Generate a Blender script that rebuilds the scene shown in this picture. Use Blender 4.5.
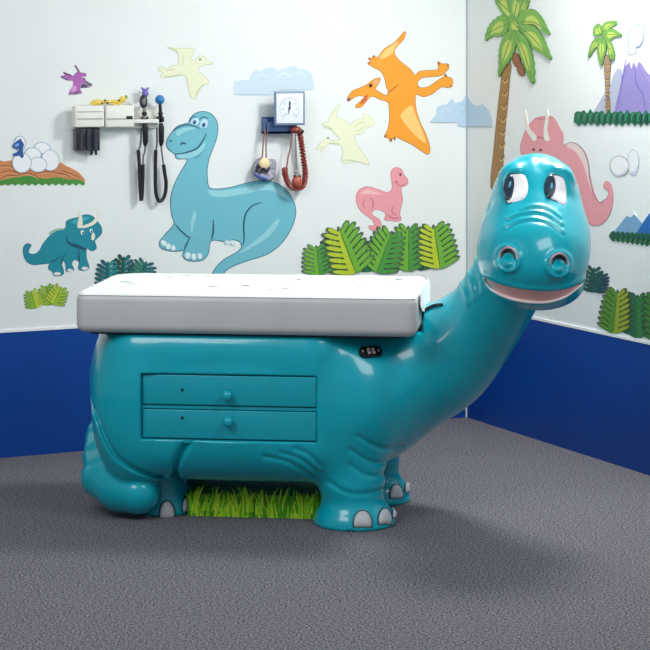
import bpy, bmesh, math, random
import numpy as np
from mathutils import Vector, Matrix
from mathutils.geometry import tessellate_polygon
random.seed(7)
for o in list(bpy.data.objects): bpy.data.objects.remove(o)
scene = bpy.context.scene
COL = scene.collection

# ------------------------------------------------------------------ camera, world, lights, exposure
CAMZ, F, HOR = 1.757, 2000.0, 65.0
cam_d = bpy.data.cameras.new('camera'); cam = bpy.data.objects.new('camera', cam_d); COL.objects.link(cam)
cam.location = (0, 0, CAMZ); cam.rotation_euler = (math.pi/2, 0, 0)
cam_d.sensor_width = 36; cam_d.lens = F/650*36; cam_d.shift_y = -(325-HOR)/650
cam_d.clip_end = 100
scene.camera = cam
world = bpy.data.worlds.new('world'); scene.world = world; world.use_nodes = True
world.node_tree.nodes['Background'].inputs[0].default_value = (0.86, 0.93, 1.0, 1)
world.node_tree.nodes['Background'].inputs[1].default_value = 0.27

def area(name, loc, target, size, size_y, power, col=(1, 1, 1)):
    d = bpy.data.lights.new(name, 'AREA'); d.shape = 'RECTANGLE'; d.size = size; d.size_y = size_y
    d.energy = power; d.color = col
    o = bpy.data.objects.new(name, d); COL.objects.link(o); o.location = loc
    o.rotation_euler = (Vector(target)-Vector(loc)).to_track_quat('-Z', 'Y').to_euler()
    return o
area('ceiling_light', (1.15, 8.3, 2.8), (0.5, 7.8, 0), 0.6, 0.4, 52, (1, 0.99, 0.97))
area('studio_light_left', (-1.9, 5.2, 3.0), (-0.1, 8.6, 0.7), 1.8, 1.2, 52, (0.98, 0.99, 1))
area('studio_light_right', (1.6, 5.6, 3.0), (-0.2, 8.4, 0.8), 1.4, 1.0, 31, (0.98, 0.99, 1))
vs = scene.view_settings
vs.view_transform = 'Standard'; vs.look = 'None'; vs.gamma = 1.0; vs.exposure = 0.0
try: vs.use_curve_mapping = False
except Exception: pass

# ------------------------------------------------------------------ materials
def S(r, g, b):
    f = lambda c: (c/255/12.92) if c/255 <= 0.04045 else ((c/255+0.055)/1.055)**2.4
    return (f(r), f(g), f(b), 1)
MATS = {}
def mat(name, rgb, rough=0.5, coat=0.0, noise=0.0, nscale=20.0, bump=0.0, bscale=60.0, metal=0.0, spec=0.5, rgb2=None):
    if name in MATS: return MATS[name]
    m = bpy.data.materials.new(name); m.use_nodes = True; nt = m.node_tree; b = nt.nodes['Principled BSDF']
    c = S(*rgb); b.inputs['Base Color'].default_value = c
    b.inputs['Roughness'].default_value = rough; b.inputs['Metallic'].default_value = metal
    b.inputs['Specular IOR Level'].default_value = spec
    b.inputs['Coat Weight'].default_value = coat; b.inputs['Coat Roughness'].default_value = 0.08
    tc = nt.nodes.new('ShaderNodeTexCoord')
    n = nt.nodes.new('ShaderNodeTexNoise'); n.inputs['Scale'].default_value = nscale; n.inputs['Detail'].default_value = 4
    nt.links.new(tc.outputs['Object'], n.inputs['Vector'])
    r = nt.nodes.new('ShaderNodeValToRGB'); v = noise if noise else 0.03
    c2 = S(*rgb2) if rgb2 else tuple(min(1, x*(1+v)) for x in c[:3])+(1,)
    c1 = c if rgb2 else tuple(x*(1-v) for x in c[:3])+(1,)
    r.color_ramp.elements[0].position = 0.35; r.color_ramp.elements[1].position = 0.65
    r.color_ramp.elements[0].color = c1; r.color_ramp.elements[1].color = c2
    nt.links.new(n.outputs['Fac'], r.inputs['Fac']); nt.links.new(r.outputs['Color'], b.inputs['Base Color'])
    if bump:
        n2 = nt.nodes.new('ShaderNodeTexNoise'); n2.inputs['Scale'].default_value = bscale; n2.inputs['Detail'].default_value = 3
        nt.links.new(tc.outputs['Object'], n2.inputs['Vector'])
        bp = nt.nodes.new('ShaderNodeBump'); bp.inputs['Strength'].default_value = bump; bp.inputs['Distance'].default_value = 0.004
        nt.links.new(n2.outputs['Fac'], bp.inputs['Height']); nt.links.new(bp.outputs['Normal'], b.inputs['Normal'])
    MATS[name] = m; return m
def flat(rgb, rough=0.6): return mat('paint_%d_%d_%d' % rgb, rgb, rough, noise=0.012, nscale=60)

M_WALL = mat('white_wall_paint', (234, 240, 238), 0.5, noise=0.015, nscale=2.5, bump=0.05, bscale=180)
M_BLUE = mat('blue_wall_paint', (0, 66, 152), 0.42, noise=0.05, nscale=3, bump=0.06, bscale=120)
M_TEAL = mat('teal_gloss_paint', (0, 172, 190), 0.3, coat=0.55, noise=0.04, nscale=6, bump=0.09, bscale=9, spec=0.3)
M_TEAL2 = mat('teal_drawer_paint', (0, 166, 184), 0.42, coat=0.2, noise=0.03, nscale=8)
M_VINYL = mat('grey_vinyl', (200, 201, 202), 0.42, noise=0.03, nscale=5, bump=0.25, bscale=7)
M_PAPER = mat('white_table_paper', (250, 252, 252), 0.7, noise=0.02, nscale=14, bump=0.5, bscale=16)
M_DARK = mat('black_plastic', (22, 24, 30), 0.35)
M_WHITEPL = mat('white_plastic', (226, 228, 224), 0.4)

# carpet
def carpet():
    m = bpy.data.materials.new('grey_carpet'); m.use_nodes = True; nt = m.node_tree; b = nt.nodes['Principled BSDF']
    b.inputs['Roughness'].default_value = 0.95; b.inputs['Specular IOR Level'].default_value = 0.15
    tc = nt.nodes.new('ShaderNodeTexCoord')
    def noise(sc, det, rough=0.6):
        n = nt.nodes.new('ShaderNodeTexNoise'); n.inputs['Scale'].default_value = sc; n.inputs['Detail'].default_value = det
        n.inputs['Roughness'].default_value = rough
        nt.links.new(tc.outputs['Object'], n.inputs['Vector']); return n
    n1 = noise(130, 2, 0.8); n2 = noise(6, 3)
    r = nt.nodes.new('ShaderNodeValToRGB'); r.color_ramp.elements[0].position = 0.36; r.color_ramp.elements[1].position = 0.66
    r.color_ramp.elements[0].color = S(34, 34, 39); r.color_ramp.elements[1].color = S(156, 154, 163)
    nt.links.new(n1.outputs['Fac'], r.inputs['Fac'])
    mx = nt.nodes.new('ShaderNodeMixRGB'); mx.blend_type = 'MULTIPLY'; mx.inputs['Fac'].default_value = 1
    r2 = nt.nodes.new('ShaderNodeValToRGB'); r2.color_ramp.elements[0].color = (0.9, 0.9, 0.9, 1); r2.color_ramp.elements[1].color = (1, 1, 1, 1)
    nt.links.new(n2.outputs['Fac'], r2.inputs['Fac'])
    nt.links.new(r.outputs['Color'], mx.inputs[1]); nt.links.new(r2.outputs['Color'], mx.inputs[2])
    nt.links.new(mx.outputs['Color'], b.inputs['Base Color'])
    bp = nt.nodes.new('ShaderNodeBump'); bp.inputs['Strength'].default_value = 0.3; bp.inputs['Distance'].default_value = 0.006
    nt.links.new(n1.outputs['Fac'], bp.inputs['Height']); nt.links.new(bp.outputs['Normal'], b.inputs['Normal'])
    return m

# ------------------------------------------------------------------ object helpers
def empty(name, M, label=None, cat=None, group=None):
    o = bpy.data.objects.new(name, None); COL.objects.link(o); o.empty_display_size = 0.05
    o.matrix_world = M if isinstance(M, Matrix) else Matrix.Translation(Vector(M))
    o['M'] = [v for row in o.matrix_world for v in row]
    tag(o, label, cat, group); return o
def tag(o, label=None, cat=None, group=None, kind=None):
    if label: o['label'] = label
    if cat: o['category'] = cat
    if group: o['group'] = group
    if kind: o['kind'] = kind
    return o
ROOTM = {}
def rootm(o): return ROOTM.get(o.name, Matrix.Identity(4))
def mesh_obj(name, verts, faces, mats, fmat=None, parent=None, smooth=True, world_M=None, origin=None):
    """verts in world space (or in world_M's space); object placed in its parent's frame"""
    base = world_M if world_M else Matrix.Identity(4)
    pm = rootm(parent) if parent else ((origin if isinstance(origin, Matrix) else Matrix.Translation(origin)) if origin is not None else Matrix.Identity(4))
    T = pm.inverted() @ base
    me = bpy.data.meshes.new(name)
    me.from_pydata([tuple(T @ Vector(v)) for v in verts], [], faces)
    if not isinstance(mats, (list, tuple)): mats = [mats]
    for m in mats: me.materials.append(m)
    if fmat: me.polygons.foreach_set('material_index', fmat)
    if smooth: me.polygons.foreach_set('use_smooth', [True]*len(me.polygons))
    me.update(); me.validate()
    o = bpy.data.objects.new(name, me); COL.objects.link(o)
    if parent: o.parent = parent
    elif origin is not None: o.matrix_world = pm
    ROOTM[o.name] = pm
    return o
def root(name, M, label, cat, group=None):
    o = bpy.data.objects.new(name, None); COL.objects.link(o); o.empty_display_size = 0.05
    M = M if isinstance(M, Matrix) else Matrix.Translation(Vector(M))
    o.matrix_world = M; ROOTM[o.name] = M.copy(); tag(o, label, cat, group); return o

class MB:
    """collects shapes for one mesh"""
    def __init__(s): s.v = []; s.f = []; s.m = []; s.mats = []
    def mi(s, m):
        if m not in s.mats: s.mats.append(m)
        return s.mats.index(m)
    def add(s, vs, fs, m):
        k = len(s.v); s.v += [tuple(v) for v in vs]; i = s.mi(m)
        for f in fs: s.f.append([a+k for a in f]); s.m.append(i)
    def box(s, x0, x1, y0, y1, z0, z1, m, bev=0.0, M=None):
        bm = bmesh.new(); bmesh.ops.create_cube(bm, size=1)
        for v in bm.verts:
            v.co = Vector(((x0+x1)/2+v.co.x*(x1-x0), (y0+y1)/2+v.co.y*(y1-y0), (z0+z1)/2+v.co.z*(z1-z0)))
        if bev: bmesh.ops.bevel(bm, geom=bm.edges[:], offset=bev, segments=3, profile=0.5, affect='EDGES')
        s.addbm(bm, m, M)
    def addbm(s, bm, m, M=None):
        bm.verts.index_update()
        s.add([(M @ v.co) if M else v.co.copy() for v in bm.verts], [[v.index for v in f.verts] for f in bm.faces], m); bm.free()
    def ell(s, c, r, m, M=None, u=20, w=12, rot=None):
        bm = bmesh.new(); bmesh.ops.create_uvsphere(bm, u_segments=u, v_segments=w, radius=1)
        for v in bm.verts:
            p = Vector((v.co.x*r[0], v.co.y*r[1], v.co.z*r[2]))
            if rot: p = rot @ p
            v.co = p+Vector(c)
        s.addbm(bm, m, M)
    def tube(s, pts, r, m, n=8, M=None):
        pts = [Vector(p) for p in pts]; N = len(pts)
        rs = r if isinstance(r, (list, tuple)) else [r]*N
        vs = []; fs = []; up = None
        for i, p in enumerate(pts):
            t = (pts[min(i+1, N-1)]-pts[max(i-1, 0)]).normalized()
            if up is None: up = t.orthogonal().normalized()
            up = (up-t*up.dot(t)); up = up.normalized() if up.length > 1e-6 else t.orthogonal().normalized()
            sd = t.cross(up)
            for k in range(n):
                a = 2*math.pi*k/n; vs.append(p+(up*math.cos(a)+sd*math.sin(a))*rs[i])
        for i in range(N-1):
            for k in range(n):
                fs.append([i*n+k, i*n+(k+1) % n, (i+1)*n+(k+1) % n, (i+1)*n+k])
        fs.append(list(range(n))[::-1]); fs.append([(N-1)*n+k for k in range(n)])
        if M: vs = [M @ v for v in vs]
        s.add(vs, fs, m)
    def build(s, name, parent=None, smooth=True, origin=None, M=None):
        o = mesh_obj(name, s.v, s.f, s.mats, s.m, parent, smooth, world_M=M, origin=origin)
        if smooth:
            try: o.data.set_sharp_from_angle(angle=math.radians(40))
            except Exception: pass
        return o
def crom(pts, k=4, closed=True):
    P = [np.array(p, float) for p in pts]; n = len(P); out = []
    rng = range(n) if closed else range(n-1)
    for i in rng:
        g = (lambda j: P[j % n]) if closed else (lambda j: P[max(0, min(n-1, j))])
        a, b, c, d = g(i-1), g(i), g(i+1), g(i+2)
        for q in range(k):
            t = q/k
            out.append(tuple(0.5*((2*b)+(-a+c)*t+(2*a-5*b+4*c-d)*t*t+(-a+3*b-3*c+d)*t**3)))
    if not closed: out.append(tuple(P[-1]))
    return out

# ------------------------------------------------------------------ room: two walls meeting in a corner
CORN = Vector((0.7086, 9.98, 0))
UB = Vector((0.9011, 0.4338, 0)).normalized()            # along back wall, to the right
NB = Vector((UB.y, -UB.x, 0))                            # into the room
VR = NB.copy()                                           # along right wall, towards the camera
NR = -UB                                                 # right wall normal, into the room
WALLS = {'B': (CORN, UB, NB), 'R': (CORN, VR, NR)}
def ray(px, py): return Vector(((px-325)/F, 1.0, -(py-HOR)/F))
def on_wall(w, px, py, off=0.0):
    c, u, n = WALLS[w]; d = ray(px, py); o = Vector((0, 0, CAMZ))
    t = (c+n*off-o).dot(n)/d.dot(n)
    return o+d*t
def wall_frame(w):
    c, u, n = WALLS[w]
    # local x = along wall, local y = out into the room, local z = up
    return Matrix(((u.x, n.x, 0, c.x), (u.y, n.y, 0, c.y), (0, 0, 1, 0), (0, 0, 0, 1)))
def wl(w, px, py, off=0.0): return wall_frame(w).inverted() @ on_wall(w, px, py, off)

WAIN = 0.560; HT = 2.9
def slab(name, M, x0, x1, y0, y1, z0, z1, m, bev=0):
    b = MB(); b.box(x0, x1, y0, y1, z0, z1, m, bev)
    o = b.build(name, M=M, smooth=False, origin=M); o['kind'] = 'structure'; return o
FB, FR = wall_frame('B'), wall_frame('R')
slab('wall_back', FB, -3.2, 0.0, -0.1, 0, 0, HT, M_WALL)
slab('wall_right', FR, 0.0, 3.0, -0.1, 0, 0, HT, M_WALL)
slab('trim_1', FB, -3.2, -0.0105, 0, 0.004, 0, WAIN, M_BLUE)
slab('trim_2', FR, 0.0105, 3.0, 0, 0.004, 0, WAIN, M_BLUE)
mtrim = mat('trim_white', (244, 246, 246), 0.45)
slab('trim_3', FB, -3.2, -0.012, 0, 0.006, WAIN, WAIN+0.012, mtrim)
slab('trim_4', FR, 0.012, 3.0, 0, 0.006, WAIN, WAIN+0.012, mtrim)
slab('corner_shadow_line', FB, -0.006, 0.0, 0, 0.006, WAIN, HT, mat('corner_shadow_grey', (176, 182, 184), 0.6))  # thin grey strip painted in as the shadow line of the corner
f = MB(); f.box(-6, 5, 3.5, 11.5, -0.05, 0, carpet()); fo = f.build('floor', smooth=False); fo['kind'] = 'structure'

# ------------------------------------------------------------------ table frame
YAW = math.radians(6.5); D0 = 7.556
TX = Vector((math.cos(YAW), -math.sin(YAW), 0)); TY = Vector((math.sin(YAW), math.cos(YAW), 0))
TO = Vector(((250-325)/F*D0, D0, 0))
TM = Matrix(((TX.x, TY.x, 0, TO.x), (TX.y, TY.y, 0, TO.y), (0, 0, 1, 0), (0, 0, 0, 1)))
TI = TM.inverted()
CAML = TI @ Vector((0, 0, CAMZ))
_pc = {}
def P(px, py, y):
    k = (px, py, y)
    if k not in _pc: _pc[k] = _P(px, py, y)
    return _pc[k].copy()
def _P(px, py, y):
    d = ray(px, py); o = Vector((0, 0, CAMZ)); c = TO+TY*y
    t = (c-o).dot(TY)/d.dot(TY)
    return np.array(TI @ (o+d*t))
PX = 0.003778

# ------------------------------------------------------------------ dinosaur body as a smooth solid
ZTOP = P(250, 336.5, -.012)[2]-.004; XCUT = P(417, 318, -.012)[0]+.004
def smin(a, b, k):
    h = np.clip(0.5+0.5*(b-a)/k, 0, 1); return b*(1-h)+a*h-k*h*(1-h)
def smax(a, b, k): return -smin(-a, -b, k)
def d_ell(p, c, r, R=None):
    q = p-np.array(c)
    if R is not None: q = q @ R
    r = np.array(r); k0 = np.linalg.norm(q/r, axis=1); k1 = np.linalg.norm(q/(r*r), axis=1)
    return k0*(k0-1)/np.maximum(k1, 1e-9)
def d_cap(p, a, b, ra, rb):
    a = np.array(a, float); b = np.array(b, float); ba = b-a; pa = p-a
    h = np.clip((pa @ ba)/(ba @ ba), 0, 1)
    return np.linalg.norm(pa-h[:, None]*ba, axis=1)-(ra+(rb-ra)*h)
def d_box(p, c, hh, r):
    q = np.abs(p-np.array(c))-np.array(hh)+r
    return np.linalg.norm(np.maximum(q, 0), axis=1)+np.minimum(q.max(axis=1), 0)-r
def d_line(p, pts, ax=(0, 2)):
    """2D distance (in the given axes) to an open polyline"""
    q = p[:, ax]; best = np.full(len(p), 9.0)
    for a, b in zip(pts[:-1], pts[1:]):
        a = np.array(a)[list(ax)]; b = np.array(b)[list(ax)]; ba = b-a; pa = q-a
        h = np.clip((pa @ ba)/(ba @ ba+1e-12), 0, 1)
        best = np.minimum(best, np.linalg.norm(pa-h[:, None]*ba, axis=1))
    return best
def rotz(a):
    c, s = math.cos(a), math.sin(a); return np.array([[c, -s, 0], [s, c, 0], [0, 0, 1]])
def roty(a):
    c, s = math.cos(a), math.sin(a); return np.array([[c, 0, s], [0, 1, 0], [-s, 0, c]])

BD = 0.78                                   # body depth
def leg(p, x, y, r, foot, hgt, ztop):
    d = d_cap(p, (x, y, 0.16), (x-0.01, y+0.02, ztop), r, r*1.08)
    ft = d_ell(p, (x+0.012, y-0.0, 0.0), (foot, foot, hgt))
    return smin(d, ft, 0.05)

c_mus = P(533, 259, 0.02); c_cr = P(533, 203, 0.20)
tail_pts = [(P(106, 418, .44), .050), (P(101, 436, .38), .060), (P(101, 455, .30), .072),
            (P(105, 476, .23), .092), (P(121, 487, .17), .094), (P(138, 493, .135), .082)]
FOOTF = P(353, 500, .17); FOOTF[2] = 0
FOOTB = P(163, 500, .29); FOOTB[2] = 0
FARF = P(386, 480, .58); FARF[2] = 0
FARB = (FOOTB[0]+.02, .60, 0)

_nk = [(P(392, 372, .40), .268), (P(441, 357, .37), .212), (P(480, 323, .32), .160), (P(504, 287, .26), .146), (P(522, 250, .22), .138)]
NECK = [(np.array(v[:3]), v[3]) for v in crom([tuple(c_)+(r_,) for c_, r_ in _nk], 9, closed=False)]
def sdf_base(p):
    near = lambda px, py, y=0.0: P(px, py, y)
    zb, zt = 0.155, 0.81
    xl = P(103, 400, .1)[0]; xr = P(352, 400, .1)[0]
    # trunk: rounded box with softly swelling sides
    d = d_box(p, ((xl+xr)/2, BD/2+.0, (zb+zt)/2), ((xr-xl)/2, BD/2-.005, (zt-zb)/2), .16)
    d = smin(d, d_ell(p, (P(232, 420, .1)[0], BD/2, .43), (.52, BD/2+.012, .27)), .08)
    # rounded rump
    d = smin(d, d_ell(p, (P(142, 400, .2)[0], BD/2, .50), (.238, .38, .34)), .09)
    # near and far thigh
    for yy, sg in ((.155, 1), (BD-.155, -1)):
        d = smin(d, d_ell(p, (P(137, 408, .1)[0], yy, .43), (.182, .165, .32), roty(.06)), .035)
    # chest and shoulder
    d = smin(d, d_ell(p, P(368, 390, .39), (.235, .375, .29)), .09)
    d = smin(d, d_ell(p, P(352, 405, .17), (.150, .155, .27)), .06)
    # neck
    dn = None
    for (a, ra), (b, rb) in zip(NECK[:-1], NECK[1:]):
        t = d_cap(p, a, b, ra, rb); dn = t if dn is None else smin(dn, t, .006)
    d = smin(d, dn, .09)
    # legs
    d = smin(d, leg(p, FOOTF[0]-.006, FOOTF[1], .128, .158, .115, .42), .045)
    d = smin(d, leg(p, FARF[0]-.03, FARF[1], .085, .118, .12, .34), .03)
    d = smin(d, leg(p, FARB[0], FARB[1], .11, .14, .11, .34), .03)
    fb = smin(d_cap(p, (FOOTB[0], FOOTB[1], .12), (FOOTB[0]-.02, FOOTB[1]+.02, .3), .085, .1),
              d_ell(p, (FOOTB[0]+.01, FOOTB[1], 0), (.108, .115, .145)), .04)
    d = smin(d, fb, .02)
    # tail sweeping round to the front
    dt = None
    for (a, ra), (b, rb) in zip(tail_pts[:-1], tail_pts[1:]):
        t = d_cap(p, a, b, ra, rb); dt = t if dt is None else smin(dt, t, .012)
    for (px, py, y) in ((97, 428, .40), (98, 444, .345), (100, 458, .30)):
        c = P(px, py, y); w = np.abs((p-c)[:, 2]-.35*(p-c)[:, 0])
        dt = dt+.0045*np.exp(-(w/.012)**2)
    d = smin(d, dt, .014)
    # head: muzzle, cranium, bridge, cheeks, lower jaw
    h = d_ell(p, c_mus, (.203, .225, .165))
    h = smin(h, d_ell(p, P(534, 243, .06), (.200, .22, .15)), .05)
    h = smin(h, d_ell(p, P(535, 224, .14), (.190, .20, .19)), .07)
    h = smin(h, d_ell(p, P(536, 193, .20), (.160, .165, .152)), .05)
    h = smin(h, d_cap(p, P(514, 178, .12), P(514, 187, .10), .058, .052), .03)
    h = smin(h, d_cap(p, P(558, 178, .12), P(558, 188, .10), .058, .052), .03)
    # chin under the smile
    h = smin(h, d_ell(p, P(538, 283, .05), (.172, .19, .100)), .03)
    d = smin(d, h, .035)
    return d

RID = []; DOT = []
def _rid(pts, h, w, kind, yh):
    L = np.array([P(a, b, yh) for a, b in crom(pts, 3, closed=False)]); RID.append((L, h, w, kind, L.min(0)-3*w, L.max(0)+3*w))
HX = P(455, 200, 0)[0]
def _build_bumps():
    # folds over the bridge of the nose
    for pts, hh in (([(521, 208), (531, 204.5), (542, 204.5), (552, 208.5), (560, 215)], .0034),
                    ([(508, 216.5), (519, 211.5), (536, 209), (550, 213), (562, 221.5)], .0042),
                    ([(506, 224), (518, 218), (534, 215.5), (550, 219.5), (563, 229)], .0034)):
        _rid(pts, hh, .0062, 'F', 0); _rid([(a, b+3.1) for a, b in pts], -hh*.8, .006, 'F', 0)
    # brows
    _rid([(502, 182), (505, 175), (511, 170.5), (519, 169)], .0045, .008, 'F', .05)
    _rid([(555, 168.5), (563, 169.5), (570, 173.5), (575, 182)], .0045, .008, 'F', .05)
    _rid([(538, 150), (538, 158), (538, 167)], -.003, .016, 'F', .1)
    # nostril rings
    for cx, cy in ((508, 257), (559, 263)):
        _rid([(cx+12*math.cos(t), cy+12.5*math.sin(t)) for t in [2*math.pi*i/12 for i in range(13)]], .011, .0085, 'F', -.12)
        DOT.append((P(cx, cy-3, -.12), .020, .026, 'F')); DOT.append((P(cx, cy+4, -.12), -.022, .019, 'F'))
    # upper lip edge
    _rid([(484, 275), (500, 281), (520, 286), (545, 288), (565, 287), (583, 281)], .006, .012, 'F', -.1)
    DOT.append((P(492, 212, .1), .014, .030, '3'))
    for pts in ([(452, 283), (462, 292), (467, 305)], [(463, 272), (471, 286), (474, 300)], [(474, 262), (480, 276), (482, 294)]):
        _rid(pts, .006, .011, 'S', .1)
    for pts in ([(268, 452), (292, 458), (316, 476)], [(284, 448), (304, 455), (320, 470)], [(298, 444), (312, 450), (322, 462)]):
        _rid(pts, -.0055, .009, 'S', .1)
    for pts in ([(352, 462), (368, 474), (388, 478)], [(352, 446), (374, 462), (394, 466)], [(360, 432), (382, 448), (400, 452)],
                [(330, 480), (350, 490), (380, 492)]):
        _rid(pts, -.0050, .010, 'S', .1)
    _rid([(192, 438), (184, 450), (178, 464), (174, 482)], -.030, .013, 'S', .1)
    _rid([(84, 403), (93, 409), (101, 418), (107, 432), (118, 450), (134, 463), (160, 477)], -.020, .010, 'S', .1)
_build_bumps()
EYES = [P(515.5, 188, .05), P(556, 190, .05)]
def bumps(p):
    """folds, brows and nostril rings as small offsets added to the distance"""
    o = np.zeros(len(p))
    front = 1/(1+np.exp(np.clip((p[:, 1]-.16)/.015, -30, 30)))*(p[:, 0] > HX)
    side = 1/(1+np.exp(np.clip((p[:, 1]-.34)/.02, -30, 30)))
    for L, h, w, kind, lo, hi in RID:
        m = (p[:, 0] > lo[0]) & (p[:, 0] < hi[0]) & (p[:, 2] > lo[2]) & (p[:, 2] < hi[2]) & (p[:, 1] < (.26 if kind == 'F' else .44))
        if m.any():
            i = np.where(m)[0]; o[i] -= h*np.exp(-(d_line(p[i], L)/w)**2)*(front if kind == 'F' else side)[i]
    for c, h, w, kind in DOT:
        m = (np.abs(p[:, 0]-c[0]) < 3*w) & (np.abs(p[:, 2]-c[2]) < 3*w) & (p[:, 1] < .3)
        if m.any():
            i = np.where(m)[0]; q = np.hypot(p[i, 0]-c[0], p[i, 2]-c[2]) if kind == 'F' else np.linalg.norm(p[i]-c, axis=1)
            o[i] += h*np.exp(-(q/w)**2)*(front[i] if kind == 'F' else 1)
    for c in EYES:
        m = (np.abs(p[:, 0]-c[0]) < .07) & (np.abs(p[:, 2]-c[2]) < .09) & (p[:, 1] < .26)
        if m.any():
            i = np.where(m)[0]; q = np.sqrt(((p[i, 0]-c[0])/.046)**2+((p[i, 2]-c[2])/.058)**2); o[i] += .010*np.exp(-q**4)*front[i]
    return o

def drawer_cut(p):
    a = P(141.5, 373, 0.01); b = P(316.8, 442.4, 0.01)
    cx, cz = (a[0]+b[0])/2, (a[2]+b[2])/2
    return d_box(p, (cx, -.16, cz), ((b[0]-a[0])/2, .185, (a[2]-b[2])/2), .004)

UPLIP = [(484, 279), (497, 283.5), (512, 286.5), (530, 289), (548, 290.5), (565, 289.5), (576, 287), (582, 285)]
LOLIP = [(484, 279), (488, 287), (498, 294), (512, 299.5), (530, 302.5), (548, 302.5), (566, 297), (582, 285)]
_U = [P(a, b, -.12) for a, b in crom(UPLIP, 3, closed=False)]; _L = [P(a, b, -.12) for a, b in crom(LOLIP, 3, closed=False)]
def mouth_mask(p):
    """2D signed distance-like value: negative inside the smile"""
    U, L = _U, _L
    xu = np.array([u[0] for u in U]); zu = np.array([u[2] for u in U]); xl = np.array([u[0] for u in L]); zl = np.array([u[2] for u in L])
    up = np.interp(p[:, 0], xu, zu); lo = np.interp(p[:, 0], xl, zl)
    d = np.maximum(p[:, 2]-up, lo-p[:, 2])
    return np.maximum(d, np.maximum(xu[0]-p[:, 0], p[:, 0]-xu[-1]))
def sdf(p, holes=True):
    d = sdf_base(p)
    near = np.abs(d) < .045
    if near.any():
        idx = np.where(near)[0]; d[idx] = d[idx]+bumps(p[idx])
        if holes:
            q = p[idx]; dd = d[idx]
            dd = np.maximum(dd, -drawer_cut(q))
            mm = (q[:, 1] < .12) & (q[:, 0] > P(470, 200, 0)[0]) & (q[:, 2] > .8) & (q[:, 2] < 1.05)
            if mm.any():
                mi = np.where(mm)[0]
                cut = np.maximum(mouth_mask(q[mi]), -(dd[mi]+.009))
                dd[mi] = smax(dd[mi], -cut, .004)
            d[idx] = dd
    d = smax(d, np.minimum(p[:, 2]-ZTOP, XCUT-p[:, 0]), .012)
    return np.maximum(d, -p[:, 2])

def trace(px, py, fn=None, n=90):
    """world ray from the camera on to the body, in table space"""
    fn = fn or (lambda q: np.maximum(sdf_base(q)+bumps(q), -q[:, 2]))
    px = np.atleast_1d(np.array(px, float)); py = np.atleast_1d(np.array(py, float))
    D = np.stack([(px-325)/F, np.ones_like(px), -(py-HOR)/F], 1); D /= np.linalg.norm(D, axis=1)[:, None]
    R = np.array(TI.to_3x3()); D = D @ R.T; O = np.array(CAML)
    t = np.full(len(px), 6.6); best = np.full(len(px), 9.0); bt = t.copy()
    live = np.arange(len(px))
    for i in range(n):
        v = fn(O+D[live]*t[live, None]); m = v < best[live]; best[live[m]] = v[m]; bt[live[m]] = t[live[m]]
        t[live] += v*.75
        live = live[(np.abs(v) > 1e-4) & (t[live] < 9.5)]
        if not len(live): break
    p = O+D*bt[:, None]
    miss = best > .001
    if miss.any():
        q = p[miss]
        for i in range(4): q = q-grad(q, fn)*fn(q)[:, None]
        p[miss] = q
    return p
def grad(p, fn, e=.003):
    g = np.stack([fn(p+np.eye(3)[i]*e)-fn(p-np.eye(3)[i]*e) for i in range(3)], 1)
    g = g+1e-12
    return g/np.maximum(np.linalg.norm(g, axis=1), 1e-9)[:, None]

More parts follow.
